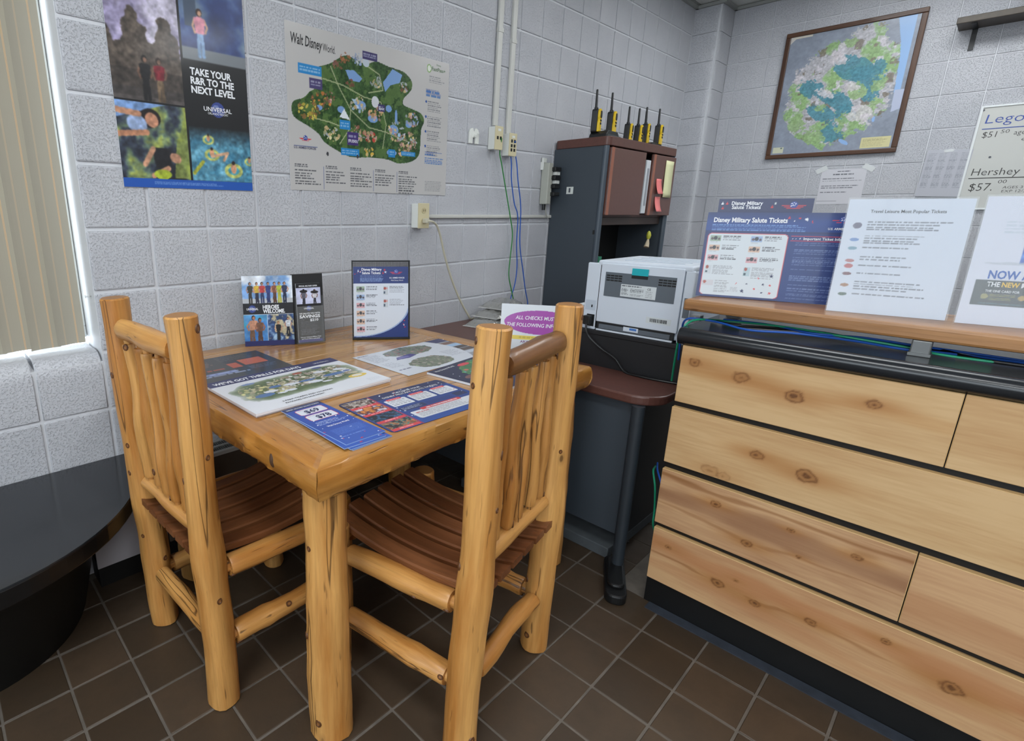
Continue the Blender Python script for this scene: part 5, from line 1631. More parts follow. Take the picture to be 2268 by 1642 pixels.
box('housing', plain('strip_grey', C(176, 178, 168), .45), -.022, .022, -.055, -.004, 0, .24, t, bevel=.004)
for k, zz in enumerate((.205, .155, .105, .06)):
    box('plug', M_BLACKP, .012, .075, -.080, -.030, zz - .011, zz + .011, t, bevel=.003)
    if k < 2: box('adapter', M_IVORYW, .036, .08, -.07, -.03, zz - .034, zz - .014, t, bevel=.002)
MB().box(-.030, -.027, -.02, 0, .2, .27).box(-.030, .026, -.004, 0, .245, .27).build('mount_clip', M_IVORYW, t)
MB().tube([(-.01, -.03, 0), (-.01, -.03, -.035)], .010, 10).build('strain_relief', M_BLACKP, t)
cable('cable', [(.008, -.03, .0), (.012, -.03, -.03), (.03, -.028, -.065), (.055, -.025, -.085)], .004, plain('cord_grey', C(170, 172, 165), .5), t)
# ================================================================== papers on the log table
UP = TZ + .0004
def flat(name, label, cat, bl, rot, w, h, p, th, z=UP, back=None, corner=0, group=None, pm=None):
    c, s = math.cos(rot), math.sin(rot)
    return sheet(name, label, cat, (bl[0], bl[1], z + th), (c, s, 0), (-s, c, 0), w, h, p, th, back, pm or M_PRINT, group, corner)
# park map pads (two pads stacked)
M_PAD = plain('pad_edge', C(224, 222, 226), .6)
w, h = .462, .318
pd = Paint(.46, .315, .006, (226, 226, 230))
flat('map_pad', 'lower pad of the park map pads on the table', 'map pad', (-.652, -.782), math.radians(.4), .458, .315, None, .0065, UP, M_PAD, group='park map pads')
p = Paint(w, h, .0018, (222, 224, 230))
p.rect(0, 0, w, .052, (44, 46, 96))
mk = p.mell(.235, .165, .205, .085, .02)
soft = np.clip(1.2 - (((p.X - .235) / .205) ** 4 + ((p.Y - .160 + .04 * (p.X - .235)) / .085) ** 4) - .9 * (p.noise(.04, 8) - .5), 0, 1) ** .5
n, n2 = p.noise(.03, 3), p.noise(.008, 4)
p.put(soft, np.clip(np.stack([44 + 50 * n + 20 * n2, 64 + 46 * n + 20 * n2, 38 + 30 * n], -1), 0, 255), .95)
p.blobs((abs(p.X - .29) < .14) & (abs(p.Y - .145) < .055), 330, [(206, 200, 180), (186, 176, 150), (170, 160, 150), (206, 206, 206), (150, 130, 110)], .003, .010, 5)
p.blobs((abs(p.X - .12) < .08) & (abs(p.Y - .16) < .05), 130, [(196, 190, 150), (170, 160, 130), (206, 200, 140)], .003, .010, 6)
for x, y, a, b in ((.36, .165, .045, .012), (.15, .155, .02, .010), (.09, .205, .030, .014), (.255, .165, .03, .008)): p.ell(x, y, a, b, (78, 112, 160))
for x, y, a, b in ((.12, .185, .022, .009), (.20, .165, .026, .009), (.17, .21, .02, .008), (.27, .19, .026, .011), (.335, .12, .025, .009), (.30, .21, .018, .006), (.14, .215, .015, .006), (.40, .13, .02, .01)): p.ell(x, y, a, b, (214, 218, 226), .1)
p.ell(.27, .085, .018, .009, (160, 90, 70)); p.ell(.10, .085, .022, .008, (120, 140, 180)); p.ell(.352, .075, .018, .008, (80, 90, 140)); p.ell(.41, .16, .018, .012, (226, 228, 232)); p.ell(.41, .16, .014, .008, (90, 110, 160))
p.ell(.405, .225, .034, .016, (222, 190, 70)); p.ell(.405, .222, .02, .009, (226, 222, 210))
p.rows(.40, .27, .452, .30, 5, (180, 182, 190), 6, .4, .6)
p.rect(.30, .045, .46, .052, (44, 46, 96))
t = flat('map_pad', "upper park map pad with the dark blue heading we've got thrills for days", 'map pad', (-.656, -.790), math.radians(.9), w, h, p, .0065, UP + .0066, M_PAD, group='park map pads')
lettering(t, "WE'VE GOT THRILLS FOR DAYS", .018, h - .040, .030, INK['white'], bold=.03, width=.30)
lettering(t, 'UNIVERSAL', .372, h - .034, .014, INK['white'], width=.062)
lettering(t, '3-PARK TICKETS AND VACATION', .10, .034, .0115, INK['black'], width=.165, bold=.01); lettering(t, 'PACKAGES ON SALE NOW!', .10, .017, .0115, INK['black'], width=.125, bold=.01)
# dark brochure at the left
w, h = .335, .285
p = Paint(w, h, .002, (52, 54, 58))
p.rect(0, 0, w * .55, h, (70, 72, 74)); p.rect(w * .5, 0, w * .62, h, (56, 60, 70))
p.rows(.16, .012, .30, .075, 6, (140, 138, 132), 1, .4, .55); p.rect(.215, .085, .300, .160, (186, 96, 72)); p.rows(.220, .09, .296, .155, 8, (206, 130, 104), 3, .4, .5); p.rect(.165, .110, .20, .17, (180, 92, 74))
p.rows(.21, .175, .32, .22, 4, (110, 130, 160), 4, .5, .7); p.rows(.02, .05, .13, .12, 4, (170, 130, 116), 5, .45, .6); p.rows(.04, .15, .14, .17, 1, (190, 90, 74), 6, .7, .8, 0); p.rect(.06, .19, .16, .215, (120, 134, 180)); p.rows(.03, .195, .20, .235, 2, (166, 180, 216), 7, .6, .8)
flat('brochure', 'dark brochure with a red block lying at the back left of the table', 'brochure', (-.662, -.445), 0, w, h, p, .001)
# open park map sheet
w, h = .46, .292
p = Paint(w, h, .002, (204, 208, 216))
n = p.noise(.012, 3)
def mapblob(cx, cy, rx, ry, sd, cols):
    wv = (p.noise(.03, sd) - .5) * .9
    mk = ((p.X - cx) / rx) ** 2 + ((p.Y - cy) / ry) ** 2 + wv < 1
    p.put(mk, np.clip(np.stack([88 + 50 * n, 96 + 50 * n, 84 + 40 * n], -1), 0, 255)); p.blobs(mk, 120, cols, .003, .009, sd)
mapblob(.225, .062, .115, .052, 7, [(150, 90, 90), (90, 120, 110), (120, 110, 120), (170, 130, 130), (60, 84, 70)])
mapblob(.185, .215, .095, .055, 8, [(130, 124, 118), (150, 140, 130), (96, 110, 90), (140, 150, 120), (170, 160, 150)])
p.poly([(.10, .13), (.12, .105), (.20, .095), (.21, .12), (.16, .135)], (70, 66, 130)); p.rect(.12, .11, .17, .125, (120, 116, 170))
arc = ((p.X - .16) / .24) ** 2 + ((p.Y - .12) / .25) ** 2 > 1
mkr = arc & (p.X > .2)
p.put(mkr, (150, 152, 158)); p.put(mkr & (p.Y < .05), (52, 54, 96))
for k, c in enumerate(((120, 90, 80), (160, 190, 220), (70, 60, 56), (86, 70, 62), (190, 196, 206))): p.put(mkr & (abs(p.Y - .075 - k * .035) < .014) & (p.X > .34 + .01 * k), c)
p.rows(.02, .03, .09, .12, 9, (140, 144, 156), 1, .45, .6); p.rows(.02, .14, .08, .20, 7, (140, 144, 156), 2, .45, .6); p.rows(.30, .15, .38, .22, 8, (140, 144, 156), 3, .45, .6); p.rows(.02, .225, .075, .236, 1, (60, 62, 90), 4, .8, .9, 0); p.rows(.012, .012, .06, .02, 1, (60, 62, 90), 5, .8, .9, 0)
flat('map_sheet', 'white unfolded park map sheet at the middle back of the table', 'map sheet', (-.108, -.772), math.radians(.8), w, h, p, .0007)
# dark blue map pad behind the right chair's post
w, h = .43, .28
p = Paint(w, h, .002, (30, 34, 66))
mk = ((p.X - .19) / .11) ** 2 + ((p.Y - .10) / .085) ** 2 + (p.noise(.03, 4) - .5) < 1
n = p.noise(.01, 5); p.put(mk, np.clip(np.stack([50 + 40 * n, 90 + 60 * n, 56 + 40 * n], -1), 0, 255)); p.blobs(mk, 70, [(70, 150, 170), (90, 150, 70), (190, 80, 80), (150, 120, 80)], .003, .010, 4)
p.line([(.10, .12), (.16, .10)], .006, (70, 160, 196)); p.line([(.11, .105), (.17, .085)], .006, (70, 160, 196)); p.ell(.07, .13, .035, .014, (120, 86, 80)); p.ell(.09, .13, .02, .008, (206, 70, 80)); p.ell(.16, .03, .03, .012, (206, 70, 80)); p.ell(.12, .20, .03, .014, (120, 86, 80))
scatter_stars(p, 22, (.02, .03, .40, .26), [(226, 230, 240), (206, 70, 80)], .002, .0035, 6)
t = flat('map_pad', 'dark navy park map pad partly behind the near chair post', 'map pad', (-.022, -1.075), math.radians(5.5), w, h, p, .0075, UP, plain('pad_white', C(206, 210, 220), .6))
lettering(t, 'Walt Disney World', .016, h - .026, .016, INK['white'], width=.10)
# salute ticket flyer with rounded corners
w, h = .375, .243
p = Paint(w, h, .0017, (32, 62, 132))
p.rect(0, 0, w, .045, (36, 42, 84)); p.rect(.10, .19, w, h, (38, 76, 152))
cols4 = ([(84, 60, 50), (150, 140, 130), (200, 190, 180), (60, 40, 40)], [(206, 130, 60), (120, 60, 50), (60, 60, 90), (200, 190, 200)], [(24, 40, 60), (60, 110, 150), (30, 60, 90), (16, 20, 30)], [(120, 70, 50), (190, 120, 70), (60, 120, 120), (60, 40, 40)])
for k in range(4):
    y0 = .008 + k * .058; photo(p, .006, y0, .096, y0 + .043, cols4[k], .014, 30 + k, 2.0); p.rect(.006, y0 + .043, .096, y0 + .057, (206, 62, 66)); p.rows(.03, y0 + .047, .08, y0 + .053, 1, (236, 200, 200), k, .8, .7, .2)
p.rect(.097, 0, .1005, h, (180, 50, 60))
for k in range(3):
    x0 = .112 + k * .085; p.round(x0, .060, x0 + .076, .112, .007, (214, 216, 222)); p.round(x0 + .012, .053, x0 + .064, .065, .004, (206, 56, 60)); p.rows(x0 + .008, .069, x0 + .07, .108, 4, (120, 122, 132), k, .45, .7, .2); p.rows(x0 + .02, .0565, x0 + .058, .0615, 1, (240, 220, 220), k, .8, .8, 0)
p.round(.112, .125, .20, .150, .005, (28, 44, 92)); p.rows(.118, .129, .19, .147, 3, (206, 212, 226), 8, .45, .7); p.rect(.205, .128, .30, .150, (28, 54, 120)); p.round(.315, .122, .36, .148, .005, (26, 40, 84))
p.round(.118, .165, .366, .215, .008, (212, 214, 220)); p.round(.16, .156, .31, .171, .005, (206, 56, 60)); p.rows(.13, .176, .34, .210, 5, (130, 132, 142), 9, .42, .65); p.rows(.18, .160, .30, .167, 1, (240, 224, 224), 3, .8, .85, 0); p.rows(.13, .176, .175, .182, 1, (206, 60, 64), 5, .8, .9, 0)
scatter_stars(p, 14, (.105, .006, .37, .05), [(226, 230, 240), (206, 56, 60)], .002, .0045, 2); scatter_stars(p, 8, (.34, .04, .372, .16), [(226, 230, 240), (206, 56, 60)], .002, .004, 3); scatter_stars(p, 6, (.104, .10, .118, .19), [(226, 230, 240)], .002, .004, 4)
t = flat('ticket_flyer', 'blue rounded flyer with a red photo column near the front of the table', 'flyer', (-.452, -1.083), math.radians(-2.6), w, h, p, .0009, corner=.014, back=plain('flyer_back', C(34, 52, 110), .5))
lettering(t, 'PURCHASE YOUR', .178, h - .026, .013, INK['white'], width=.105, bold=.01); lettering(t, 'DISNEY MILITARY SALUTE TICKETS', .128, h - .043, .0145, INK['white'], width=.21, bold=.005)
lettering(t, 'SEE THE DIFFERENCE!', .178, h - .1675, .008, INK['white'], width=.10, bold=.02)
# stack of slim price flyers
def flyer(rot, bl, z, label, txt):
    w, h = .117, .276
    p = Paint(w, h, .0016, (40, 74, 160))
    p.rect(0, 0, w, .022, (36, 46, 96)); p.put(np.clip((p.Y - .16) / .12, 0, 1), (66, 104, 190), .6)
    for k in range(2): p.round(.020, .028 + k * .047, .104, .068 + k * .047, .008, (206, 56, 70)); p.round(.0215, .0295 + k * .047, .1025, .0665 + k * .047, .0075, (214, 218, 228))
    p.rows(.028, .034, .09, .039, 1, (140, 144, 160), 1, .7, .6, .2); p.rows(.028, .081, .09, .086, 1, (140, 144, 160), 1, .7, .6, .2)
    p.rows(.018, .128, .104, .152, 4, (190, 204, 232), 2, .45, .8); p.rows(.018, .188, .108, .225, 9, (110, 140, 206), 4, .4, .7, .1)
    p.rows(.018, .235, .09, .242, 1, (120, 150, 214), 5, .6, .7)
    scatter_stars(p, 26, (.003, .10, .114, .272), [(226, 230, 240), (206, 56, 60)], .0018, .0036, 5)
    p.rect(.018, .188, .108, .228, (60, 98, 184), .35)
    t = flat('price_flyer', label, 'flyer', bl, rot, w, h, p, .0022, z, plain('flyer_edge', C(150, 176, 216), .5), group='price flyers')
    if txt:
        lettering(t, '$69', .040, h - .061, .030, INK['navy'], bold=.02, width=.042); lettering(t, '$78', .044, h - .108, .030, INK['navy'], bold=.02, width=.042)
        lettering(t, 'DISNEY MILITARY SALUTE TICKETS', .008, h - .016, .0085, INK['white'], width=.10, bold=.01); lettering(t, 'Walt Disney World', .028, .107, .012, INK['white'], width=.065, bold=.01)
flyer(math.radians(1.0), (-.584, -1.098), UP, 'lowest slim blue flyer of the fanned stack on the front corner', False)
flyer(math.radians(-.5), (-.589, -1.096), UP + .0024, 'second slim blue flyer up in the fanned stack', False)
flyer(math.radians(-2.5), (-.601, -1.088), UP + .0048, 'third slim blue flyer up in the fanned stack', False)
flyer(math.radians(.8), (-.588, -1.078), UP + .0072, 'topmost slim blue flyer showing the $69 and $78 prices', True)

# ---- brochure stand with clear pocket
def lean(base, xa, deg):
    """up vector leaning back by deg for a panel whose width axis is xa"""
    xa = Vector(xa).normalized(); nrm = xa.cross(Vector((0, 0, 1)))
    return (Vector((0, 0, 1)) * math.cos(math.radians(deg)) - nrm * math.sin(math.radians(deg)))
w, h = .19, .272
p = Paint(w, h, .0016, (26, 28, 34))
photo(p, 0, 0, w, .105, [(120, 160, 210), (206, 214, 224), (226, 230, 236)], .05, 3)
p.rect(0, .088, w, .105, (186, 190, 196))
for k, (x, c1, c2) in enumerate(((.03, (60, 60, 50), (60, 56, 50)), (.055, (206, 170, 60), (40, 40, 60)), (.075, (190, 60, 60), (44, 54, 96)), (.098, (44, 60, 120), (44, 56, 110)), (.122, (130, 80, 60), (90, 60, 44)), (.140, (180, 190, 60), (180, 180, 70)), (.160, (40, 50, 84), (30, 40, 70)))):
    person(p, x, .102, .078, c1, c2, (190, 140, 112), (60, 44, 36))
p.rect(0, .148, w, .254, (206, 214, 224)); photo(p, 0, .149, .088, .252, [(60, 120, 190), (90, 150, 206), (60, 160, 190)], .05, 5); photo(p, .091, .149, w, .252, [(150, 180, 206), (60, 90, 140), (40, 60, 100), (190, 180, 150)], .03, 6)
person(p, .03, .262, .11, (206, 150, 120), (120, 90, 70), (190, 132, 100), (60, 36, 26), .12); person(p, .06, .262, .10, (120, 84, 66), (90, 64, 50), (150, 100, 76), (40, 26, 20)); person(p, .13, .252, .075, (30, 32, 36), (30, 32, 36), (206, 156, 126), (150, 110, 60)); person(p, .168, .236, .075, (206, 212, 220), (30, 34, 44), (196, 146, 120), (60, 40, 30))
p.rect(0, .252, w, h, (36, 42, 96)); globe(p, .034, .127, .014)
xa = Vector((.880, -.475, 0)); up = lean(None, xa, 5)
st = thing('brochure_stand', 'cardboard brochure stand reading heroes welcome, left of the ticket page stand', 'brochure stand', (-.329, -.080, UP))
c1 = sheet('photo_panel', None, None, (0, 0, 0), xa, up, w, h, p, .004, back=plain('card_black', C(24, 24, 26), .6)); c1.parent = st
for ch in list(c1.children):
    pass
lettering(c1, 'HEROES', .074, h - .127, .020, INK['white'], bold=.04, width=.062); lettering(c1, 'WELCOME.', .074, h - .1435, .020, INK['white'], bold=.04, width=.084); lettering(c1, 'UNIVERSAL', .013, h - .131, .0115, INK['white'], bold=.02, width=.044)
xa2 = Vector((.956, -.294, 0)); up2 = lean(None, xa2, 5)
bk = MB().box(0, .128, 0, .275, -.006, -.003).build('back_panel', plain('card_black', C(24, 24, 26), .6), st)
frame_matrix(bk, xa * .19, xa2, up2)
pk = MB().box(.010, .118, .0, .004, .0, .024).box(.010, .118, .004, .150, .022, .024).box(.010, .012, .004, .19, .0, .024).box(.116, .118, .004, .19, .0, .024).build('clear_pocket', glassy('clear_acrylic2', (.86, .9, .92, 1), .06, .05), st)
frame_matrix(pk, xa * .19, xa2, up2)
w, h = .098, .232
p = Paint(w, h, .0014, (24, 25, 28))
photo(p, .0, .018, w, .084, [(150, 154, 190), (180, 184, 214), (196, 200, 226)], .06, 3)
person(p, .030, .092, .07, (96, 96, 110), (50, 50, 60), (150, 104, 84), (34, 30, 34)); person(p, .074, .090, .066, (206, 204, 210), (60, 60, 70), (130, 90, 74), (30, 28, 30)); p.ell(.030, .031, .016, .006, (30, 28, 32)); p.ell(.074, .035, .016, .006, (34, 30, 34)); p.rect(0, .080, w, .10, (30, 30, 34))
globe(p, .048, .098, .010); p.rows(.012, .150, .09, .205, 10, (150, 152, 158), 3, .35, .6); p.rows(.012, .135, .03, .147, 3, (150, 152, 158), 4, .4, .6); p.rect(0, h - .010, w, h, (54, 54, 120))
fo = Vector((-.329, -.080, UP)) + xa * .19 + xa2 * .014
n2_ = xa2.cross(Vector((0, 0, 1)))
fo2 = fo + n2_ * .014 + Vector((0, 0, .008))
t = sheet('offer_flyer', 'black special military offer flyer standing in the clear pocket', 'flyer', fo2, xa2, up2, w, h, p, .006, back=plain('flyer_white', C(206, 210, 216), .5))
lettering(t, 'SPECIAL MILITARY OFFER', .012, h - .013, .0075, INK['white'], bold=.02, width=.074); lettering(t, 'UNIVERSAL', .028, h - .101, .0085, INK['white'], bold=.02, width=.040)
lettering(t, 'WE SALUTE YOU WITH', .008, h - .121, .0085, INK['white'], bold=.02, width=.084); lettering(t, 'SAVINGS', .008, h - .1355, .0165, INK['white'], bold=.035, width=.084); lettering(t, '$210', .050, h - .149, .0135, INK['white'], bold=.03, width=.034)
lettering(t, 'Visit your Authorized Military Ticket', .008, .018, .006, INK['white'], bold=.01, width=.084); lettering(t, 'and Travel Office to get going!', .012, .011, .006, INK['white'], bold=.01, width=.074)

# ---- ticket page in a black mesh stand
w, h = .226, .29
p = Paint(w, h, .0016, (206, 212, 222))
p.rect(0, 0, w, .068, (44, 60, 116)); p.rows(.028, .034, .125, .062, 6, (150, 176, 220), 3, .45, .8, .15); emblem(p, .176, .020, .017)
CARD = [(150, 168, 150), (150, 172, 206), (206, 160, 166), (206, 176, 156), (206, 176, 156), (206, 160, 166)]
for k, c in enumerate(CARD):
    y = .080 + k * .033; p.rect(.012, y, .046, y + .022, c); p.ell(.029, y + .009, .006, .007, (70, 70, 76)); p.ell(.018, y + .012, .004, .004, (90, 84, 90)); p.ell(.040, y + .012, .004, .004, (90, 84, 90)); p.rows(.014, y + .024, .040, y + .027, 1, (150, 152, 158), k, .7, .6)
    p.rows(.052, y, .10, y + .016, 3, (60, 62, 70), k, .5, .85, .3)
for k in range(2):
    y = .080 + k * .052; p.rect(.122, y, .142, y + .034, (190, 196, 202)); p.ell(.129, y + .008, .005, .006, (160, 80, 70)); p.ell(.137, y + .008, .004, .004, (206, 150, 150)); p.rect(.124, y + .020, .130, y + .030, (70, 90, 110)); p.rows(.148, y, .21, y + .028, 6, (90, 92, 100), k + 20, .42, .75, .3)
p.put((((p.X - .02) / .21) ** 2 + ((p.Y - .15) / .135) ** 2 > 1) & (p.Y > .16), (36, 56, 116)); p.put((abs(((p.X - .02) / .21) ** 2 + ((p.Y - .15) / .135) ** 2 - 1) < .03) & (p.Y > .16), (150, 170, 206))
scatter_stars(p, 5, (.20, .22, .222, .26), [RED, (226, 230, 240)], .003, .004, 3); scatter_stars(p, 6, (.006, .012, .03, .03), [RED, (226, 230, 240)], .002, .004, 4)
for x, y, c in ((.128, .014, RED), (.132, .022, (226, 230, 240)), (.122, .026, RED)): p.star(x, y, .005, c)
xa = Vector((.812, -.584, 0)); up = lean(None, xa, 6)
org = Vector((.070, -.252, UP))
t = thing('document_stand', 'black mesh document stand on the table against the wall', 'document stand', org)
M_MESH = plain('mesh_black', C(34, 36, 38), .4, .3)
fr = MB().box(-.004, .0, 0, .322, -.012, .006).box(.230, .234, 0, .322, -.012, .006).box(-.004, .234, -.0, .006, -.012, .012).box(-.004, .234, .316, .322, -.012, .006).build('frame', M_MESH, t)
frame_matrix(fr, (0, 0, 0), xa, up)
g = MB()
for k in range(46): x = .230 * (k + .5) / 46; g.box(x - .0008, x + .0008, .006, .316, -.010, -.009)
for k in range(8): y = .292 + .003 * k; g.box(0, .230, y, y + .0012, -.0095, -.0085)
for k in range(18): y = .012 + .0155 * k; g.box(0, .230, y, y + .0012, -.0095, -.0085)
g = g.build('mesh_panel', M_MESH, t); frame_matrix(g, (0, 0, 0), xa, up); tag(g, kind='stuff')
nr = xa.cross(up).normalized()
t = sheet('ticket_page', 'blue-headed salute tickets page standing in the black mesh stand', 'page', org + xa * .002 + up * .007 + nr * .0005, xa, up, w, h, p, .0015)
lettering(t, 'Disney Military', .034, h - .016, .0145, INK['white'], bold=.02, width=.082); lettering(t, 'Salute Tickets', .036, h - .030, .0145, INK['white'], bold=.02, width=.076)
lettering(t, 'U.S. ARMED FORCES', .148, h - .048, .0075, INK['white'], bold=.02, width=.062); lettering(t, 'Walt Disney World', .154, h - .058, .007, INK['white'], width=.05)

# ---- checks sign on the desk
w, h = .315, .222
p = Paint(w, h, .0017, (214, 220, 226))
p.ell(w / 2 + .005, .073, .148, .050, (160, 66, 164)); p.rect(.012, .130, w - .012, .146, (226, 204, 84)); p.rows(.08, .133, .26, .143, 1, (176, 160, 70), 4, .8, .7, 0)
p.rows(.10, .172, .24, .212, 3, (110, 60, 110), 6, .5, .7)
xa = Vector((.546, -.838, 0)); up = lean(None, xa, 8)
t = sheet('checks_sign', 'white sign with a purple oval about checks standing on the desk', 'sign', (.555, -.628, DZ + .004), xa, up, w, h, p, .003, back=plain('sign_back', C(206, 210, 214), .4))
lettering(t, 'ALL CHECKS MUST B', .060, h - .062, .0215, INK['white'], bold=.012, width=.178, shear=.15)
lettering(t, 'THE FOLLOWING INFOR', .026, h - .092, .0215, INK['white'], bold=.012, width=.212, shear=.15)
lettering(t, 'ARY or CIVILI', .085, h - .160, .014, INK['magenta'], bold=.012, width=.10)
ft = MB().box(.02, w - .02, 0, .004, -.02, .0).build('easel_foot', MO, t)

# ================================================================== signs on the plank
PZ = .993 + .035 + .0008
M_ACR = glassy('sign_acrylic', (.8, .86, .9, 1), .10, .04)
# portrait salute sign behind
w, h = .236, .298
p = Paint(w, h, .002, (42, 50, 92))
for x, y, c in ((.010, .014, (230, 234, 240)), (.022, .014, RED), (.012, .028, RED), (.145, .014, (200, 206, 206)), (.138, .024, RED)): p.star(x, y, .005, c)
emblem(p, .190, .018, .019); p.rect(0, .06, w, h, (200, 206, 216))
D = Vector((.292, -.956, 0)).normalized()
o1 = Vector((.660, -1.347, PZ))
t = sheet('ticket_sign', 'upright salute tickets sign showing its navy heading behind the wide board', 'sign', o1, D, lean(None, D, 2), w, h, p, .003)
lettering(t, 'Disney Military', .034, h - .018, .0150, INK['white'], bold=.025, width=.080); lettering(t, 'Salute Tickets', .036, h - .0300, .0150, INK['white'], bold=.025, width=.074)
# wide salute board
w, h = .385, .258
p = Paint(w, h, .0019, (36, 50, 104))
p.put((p.Y < .055), (34, 66, 136)); p.put(np.clip(1 - p.Y / .03, 0, 1), (38, 52, 100), .8); p.put((p.X > .215) & (p.Y > .06), (30, 56, 118))
p.rows(.016, .036, .262, .056, 4, (122, 160, 214), 3, .5, .8, .25)
p.round(.009, .062, .213, .252, .010, (206, 90, 96)); p.round(.0105, .0635, .2115, .2505, .009, (206, 214, 220))
lay = [(.016, .070, 0), (.016, .098, 3), (.016, .128, 2), (.122, .070, 1), (.120, .100, 3), (.118, .131, 2)]
for k, (x, y, c) in enumerate(lay):
    p.rect(x, y, x + .029, y + .017, CARD[c]); p.ell(x + .0145, y + .007, .005, .006, (64, 66, 72)); p.ell(x + .006, y + .009, .0035, .0035, (96, 84, 90)); p.ell(x + .024, y + .009, .0035, .0035, (96, 84, 90)); p.rows(x + .002, y + .019, x + .022, y + .0215, 1, (150, 152, 158), k, .7, .6)
    p.rows(x + .034, y, x + .082, y + .015, 3, (64, 66, 74), k, .5, .85, .35)
for x, y, c in ((.014, .160, (196, 202, 208)), (.116, .162, (176, 196, 204))):
    p.rect(x, y, x + .018, y + .026, c); p.ell(x + .006, y + .006, .004, .005, (160, 84, 72)); p.rect(x + .003, y + .017, x + .008, y + .024, (70, 90, 100)); p.rows(x + .022, y, x + .08, y + .034, 8, (110, 112, 120), int(x * 900), .42, .7, .35)
p.rect(.013, .206, .042, .222, (200, 200, 206)); p.ell(.019, .212, .004, .005, (170, 96, 84)); p.rows(.046, .206, .09, .245, 8, (110, 112, 120), 77, .42, .7, .3); p.rows(.09, .222, .112, .24, 5, (140, 142, 150), 78, .4, .6)
for x, y, r, c in ((.190, .185, .0065, NAVY), (.158, .193, .0038, RED), (.104, .212, .0038, RED), (.131, .213, .003, NAVY), (.172, .211, .0045, NAVY), (.190, .213, .004, RED), (.122, .234, .0075, NAVY), (.152, .226, .0038, RED), (.172, .236, .003, NAVY), (.192, .236, .005, RED)): p.star(x, y, r, c)
for k, y in enumerate((.084, .104, .126, .160, .180, .206, .216, .232, .246)): p.rows(.232, y, .370, y + (.012, .016, .026, .007, .017, .005, .012, .008, .005)[k], (2, 3, 5, 1, 3, 1, 2, 2, 1)[k], (122, 140, 186), k + 90, .42, .75, .2)
p.rect(.220, .066, .385, .0672, (190, 60, 80)); p.rect(.220, .079, .385, .0802, (190, 60, 80))
for k in range(3): p.star(.223 + k * .009, .0735, .002, (226, 230, 240))
for x, y, r, c in ((.207, .015, .0045, RED), (.220, .024, .003, (230, 234, 240)), (.232, .016, .0035, RED), (.248, .019, .006, (226, 230, 236)), (.262, .026, .004, RED)): p.star(x, y, r, c)
emblem(p, .330, .019, .016)
o2 = Vector((.622, -1.334, PZ))
t = sheet('ticket_board', 'wide navy salute tickets board on the plank with ID card pictures', 'sign board', o2, D, lean(None, D, 3), w, h, p, .005, back=plain('board_navy', C(36, 50, 104), .4))
lettering(t, 'Disney Military Salute Tickets', .018, h - .029, .0195, INK['white'], bold=.03, width=.186); lettering(t, 'Important Ticket Information', .249, h - .0765, .0105, INK['white'], bold=.02, width=.118)
lettering(t, 'U.S. ARMED FORCES', .300, h - .047, .0085, INK['white'], bold=.02, width=.068)
# popular tickets sheet in clear holder
w, h = .232, .292
p = Paint(w, h, .0017, (206, 214, 228))
ys = (.062, .096, .126, .150, .172, .192, .214, .246)
rowsn = (4, 4, 1, 2, 1, 1, 4, 1); wid = (.165, .125, .105, .09, .12, .085, .135, .16)
logo = [(50, 54, 70), (90, 130, 190), (110, 150, 170), (170, 90, 90), (180, 70, 70), (110, 50, 60), (160, 110, 70), (70, 96, 80)]
for k, y in enumerate(ys):
    p.rows(.046, y - .006, .046 + wid[k], y - .006 + rowsn[k] * .0062, rowsn[k], (96, 100, 112), k + 5, .5, .85, .25)
    if k: p.ell(.026, y + (.006 if rowsn[k] > 1 else -.002), .009, .0045 if k != 4 else .006, logo[k])
    else: p.ell(.026, y + .004, .009, .008, (90, 84, 110))
xa = Vector((.218, -.976, 0)).normalized(); o3 = Vector((.606, -1.671, PZ))
t = sheet('ticket_list', 'white most popular tickets list in a clear holder on the plank', 'sign', o3, xa, lean(None, xa, 3), w, h, p, .003)
lettering(t, 'Travel Leisure Most Popular Tickets', .046, h - .034, .0110, INK['black'], bold=.012, width=.140)
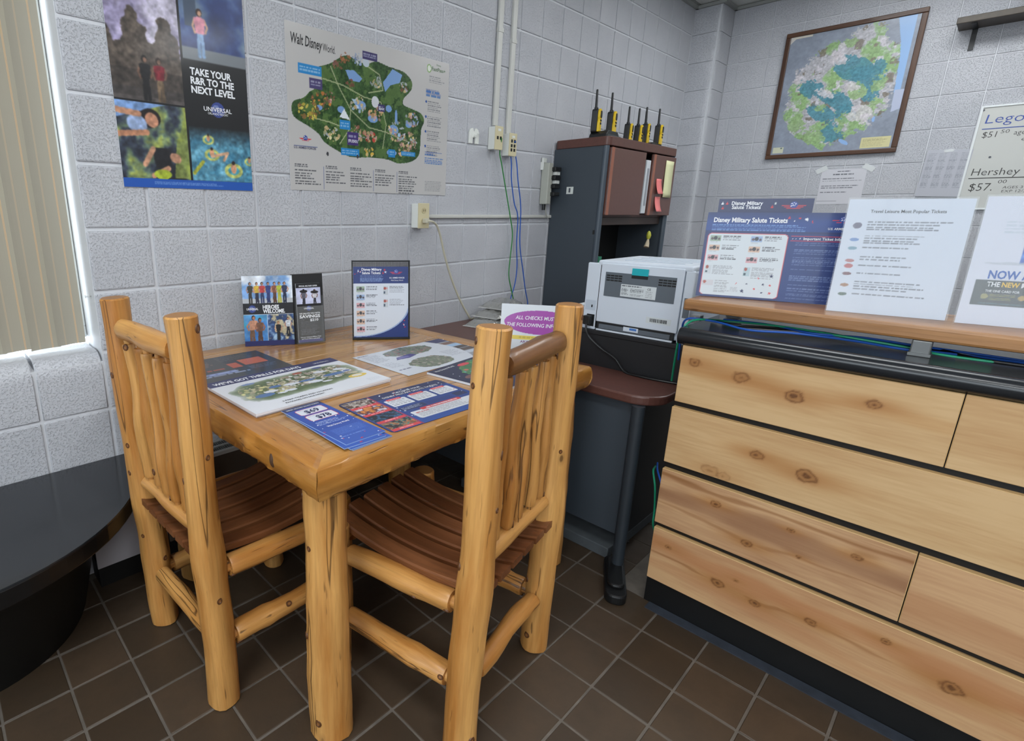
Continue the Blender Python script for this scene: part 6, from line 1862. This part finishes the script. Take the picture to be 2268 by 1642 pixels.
box('clear_cover', M_ACR, -.003, w + .003, -.001, h + .004, .0012, .0026, t)
# right-hand sign
w, h = .26, .296
p = Paint(w, h, .0017, (210, 214, 228))
p.rows(.040, .055, .16, .085, 4, (184, 196, 208), 3, .6, .7); p.rect(.042, .046, .26, .0475, (120, 130, 136))
photo(p, .078, .095, .20, .150, [(24, 66, 150), (36, 92, 180), (70, 130, 206)], .03, 4); p.rect(.090, .113, .104, .121, (226, 196, 80)); p.put(p.mell(.12, .151, .10, .004), (180, 186, 198), .7)
p.rect(.016, .190, w, .250, (50, 62, 64)); p.rows(.045, .222, .09, .238, 4, (176, 166, 92), 5, .45, .8); p.ell(.037, .228, .006, .006, (150, 146, 90)); p.rows(.105, .222, .15, .238, 4, (190, 192, 190), 6, .45, .8); p.ell(.097, .228, .006, .006, (176, 150, 80)); p.rows(.03, .243, .24, .247, 1, (90, 120, 140), 7, .7, .7)
xa = Vector((.20, -.98, 0)).normalized(); o4 = Vector((.640, -1.915, PZ))
t = sheet('card_sign', 'white sign reading now a, the new mil, with a blue card, at the right edge', 'sign', o4, xa, lean(None, xa, 3), w, h, p, .003)
lettering(t, 'NOW A', .034, h - .186, .0265, INK['blue'], bold=.03, width=.068)
lettering(t, 'THE', .036, h - .2045, .0155, INK['white'], bold=.02, width=.021); lettering(t, 'NEW', .060, h - .2045, .0155, INK['yellow'], bold=.03, width=.028); lettering(t, 'MIL', .091, h - .2045, .0155, INK['white'], bold=.02, width=.022)
lettering(t, 'THE ONE CARD FOR', .036, h - .2175, .0075, INK['white'], bold=.01, width=.055)
box('clear_cover', M_ACR, -.003, w + .003, -.001, h + .004, .0012, .0026, t)
# small dark monitor edge behind the signs
t = thing('card_reader', 'small black card reader standing behind the signs on the plank', 'card reader', (.745, -1.955, PZ))
box('stand', plain('reader_grey', C(120, 118, 130), .5), -.02, .02, -.02, .02, 0, .13, t, bevel=.003)
box('head', M_BLACKP, -.018, .022, -.035, .022, .13, .165, t, bevel=.003)
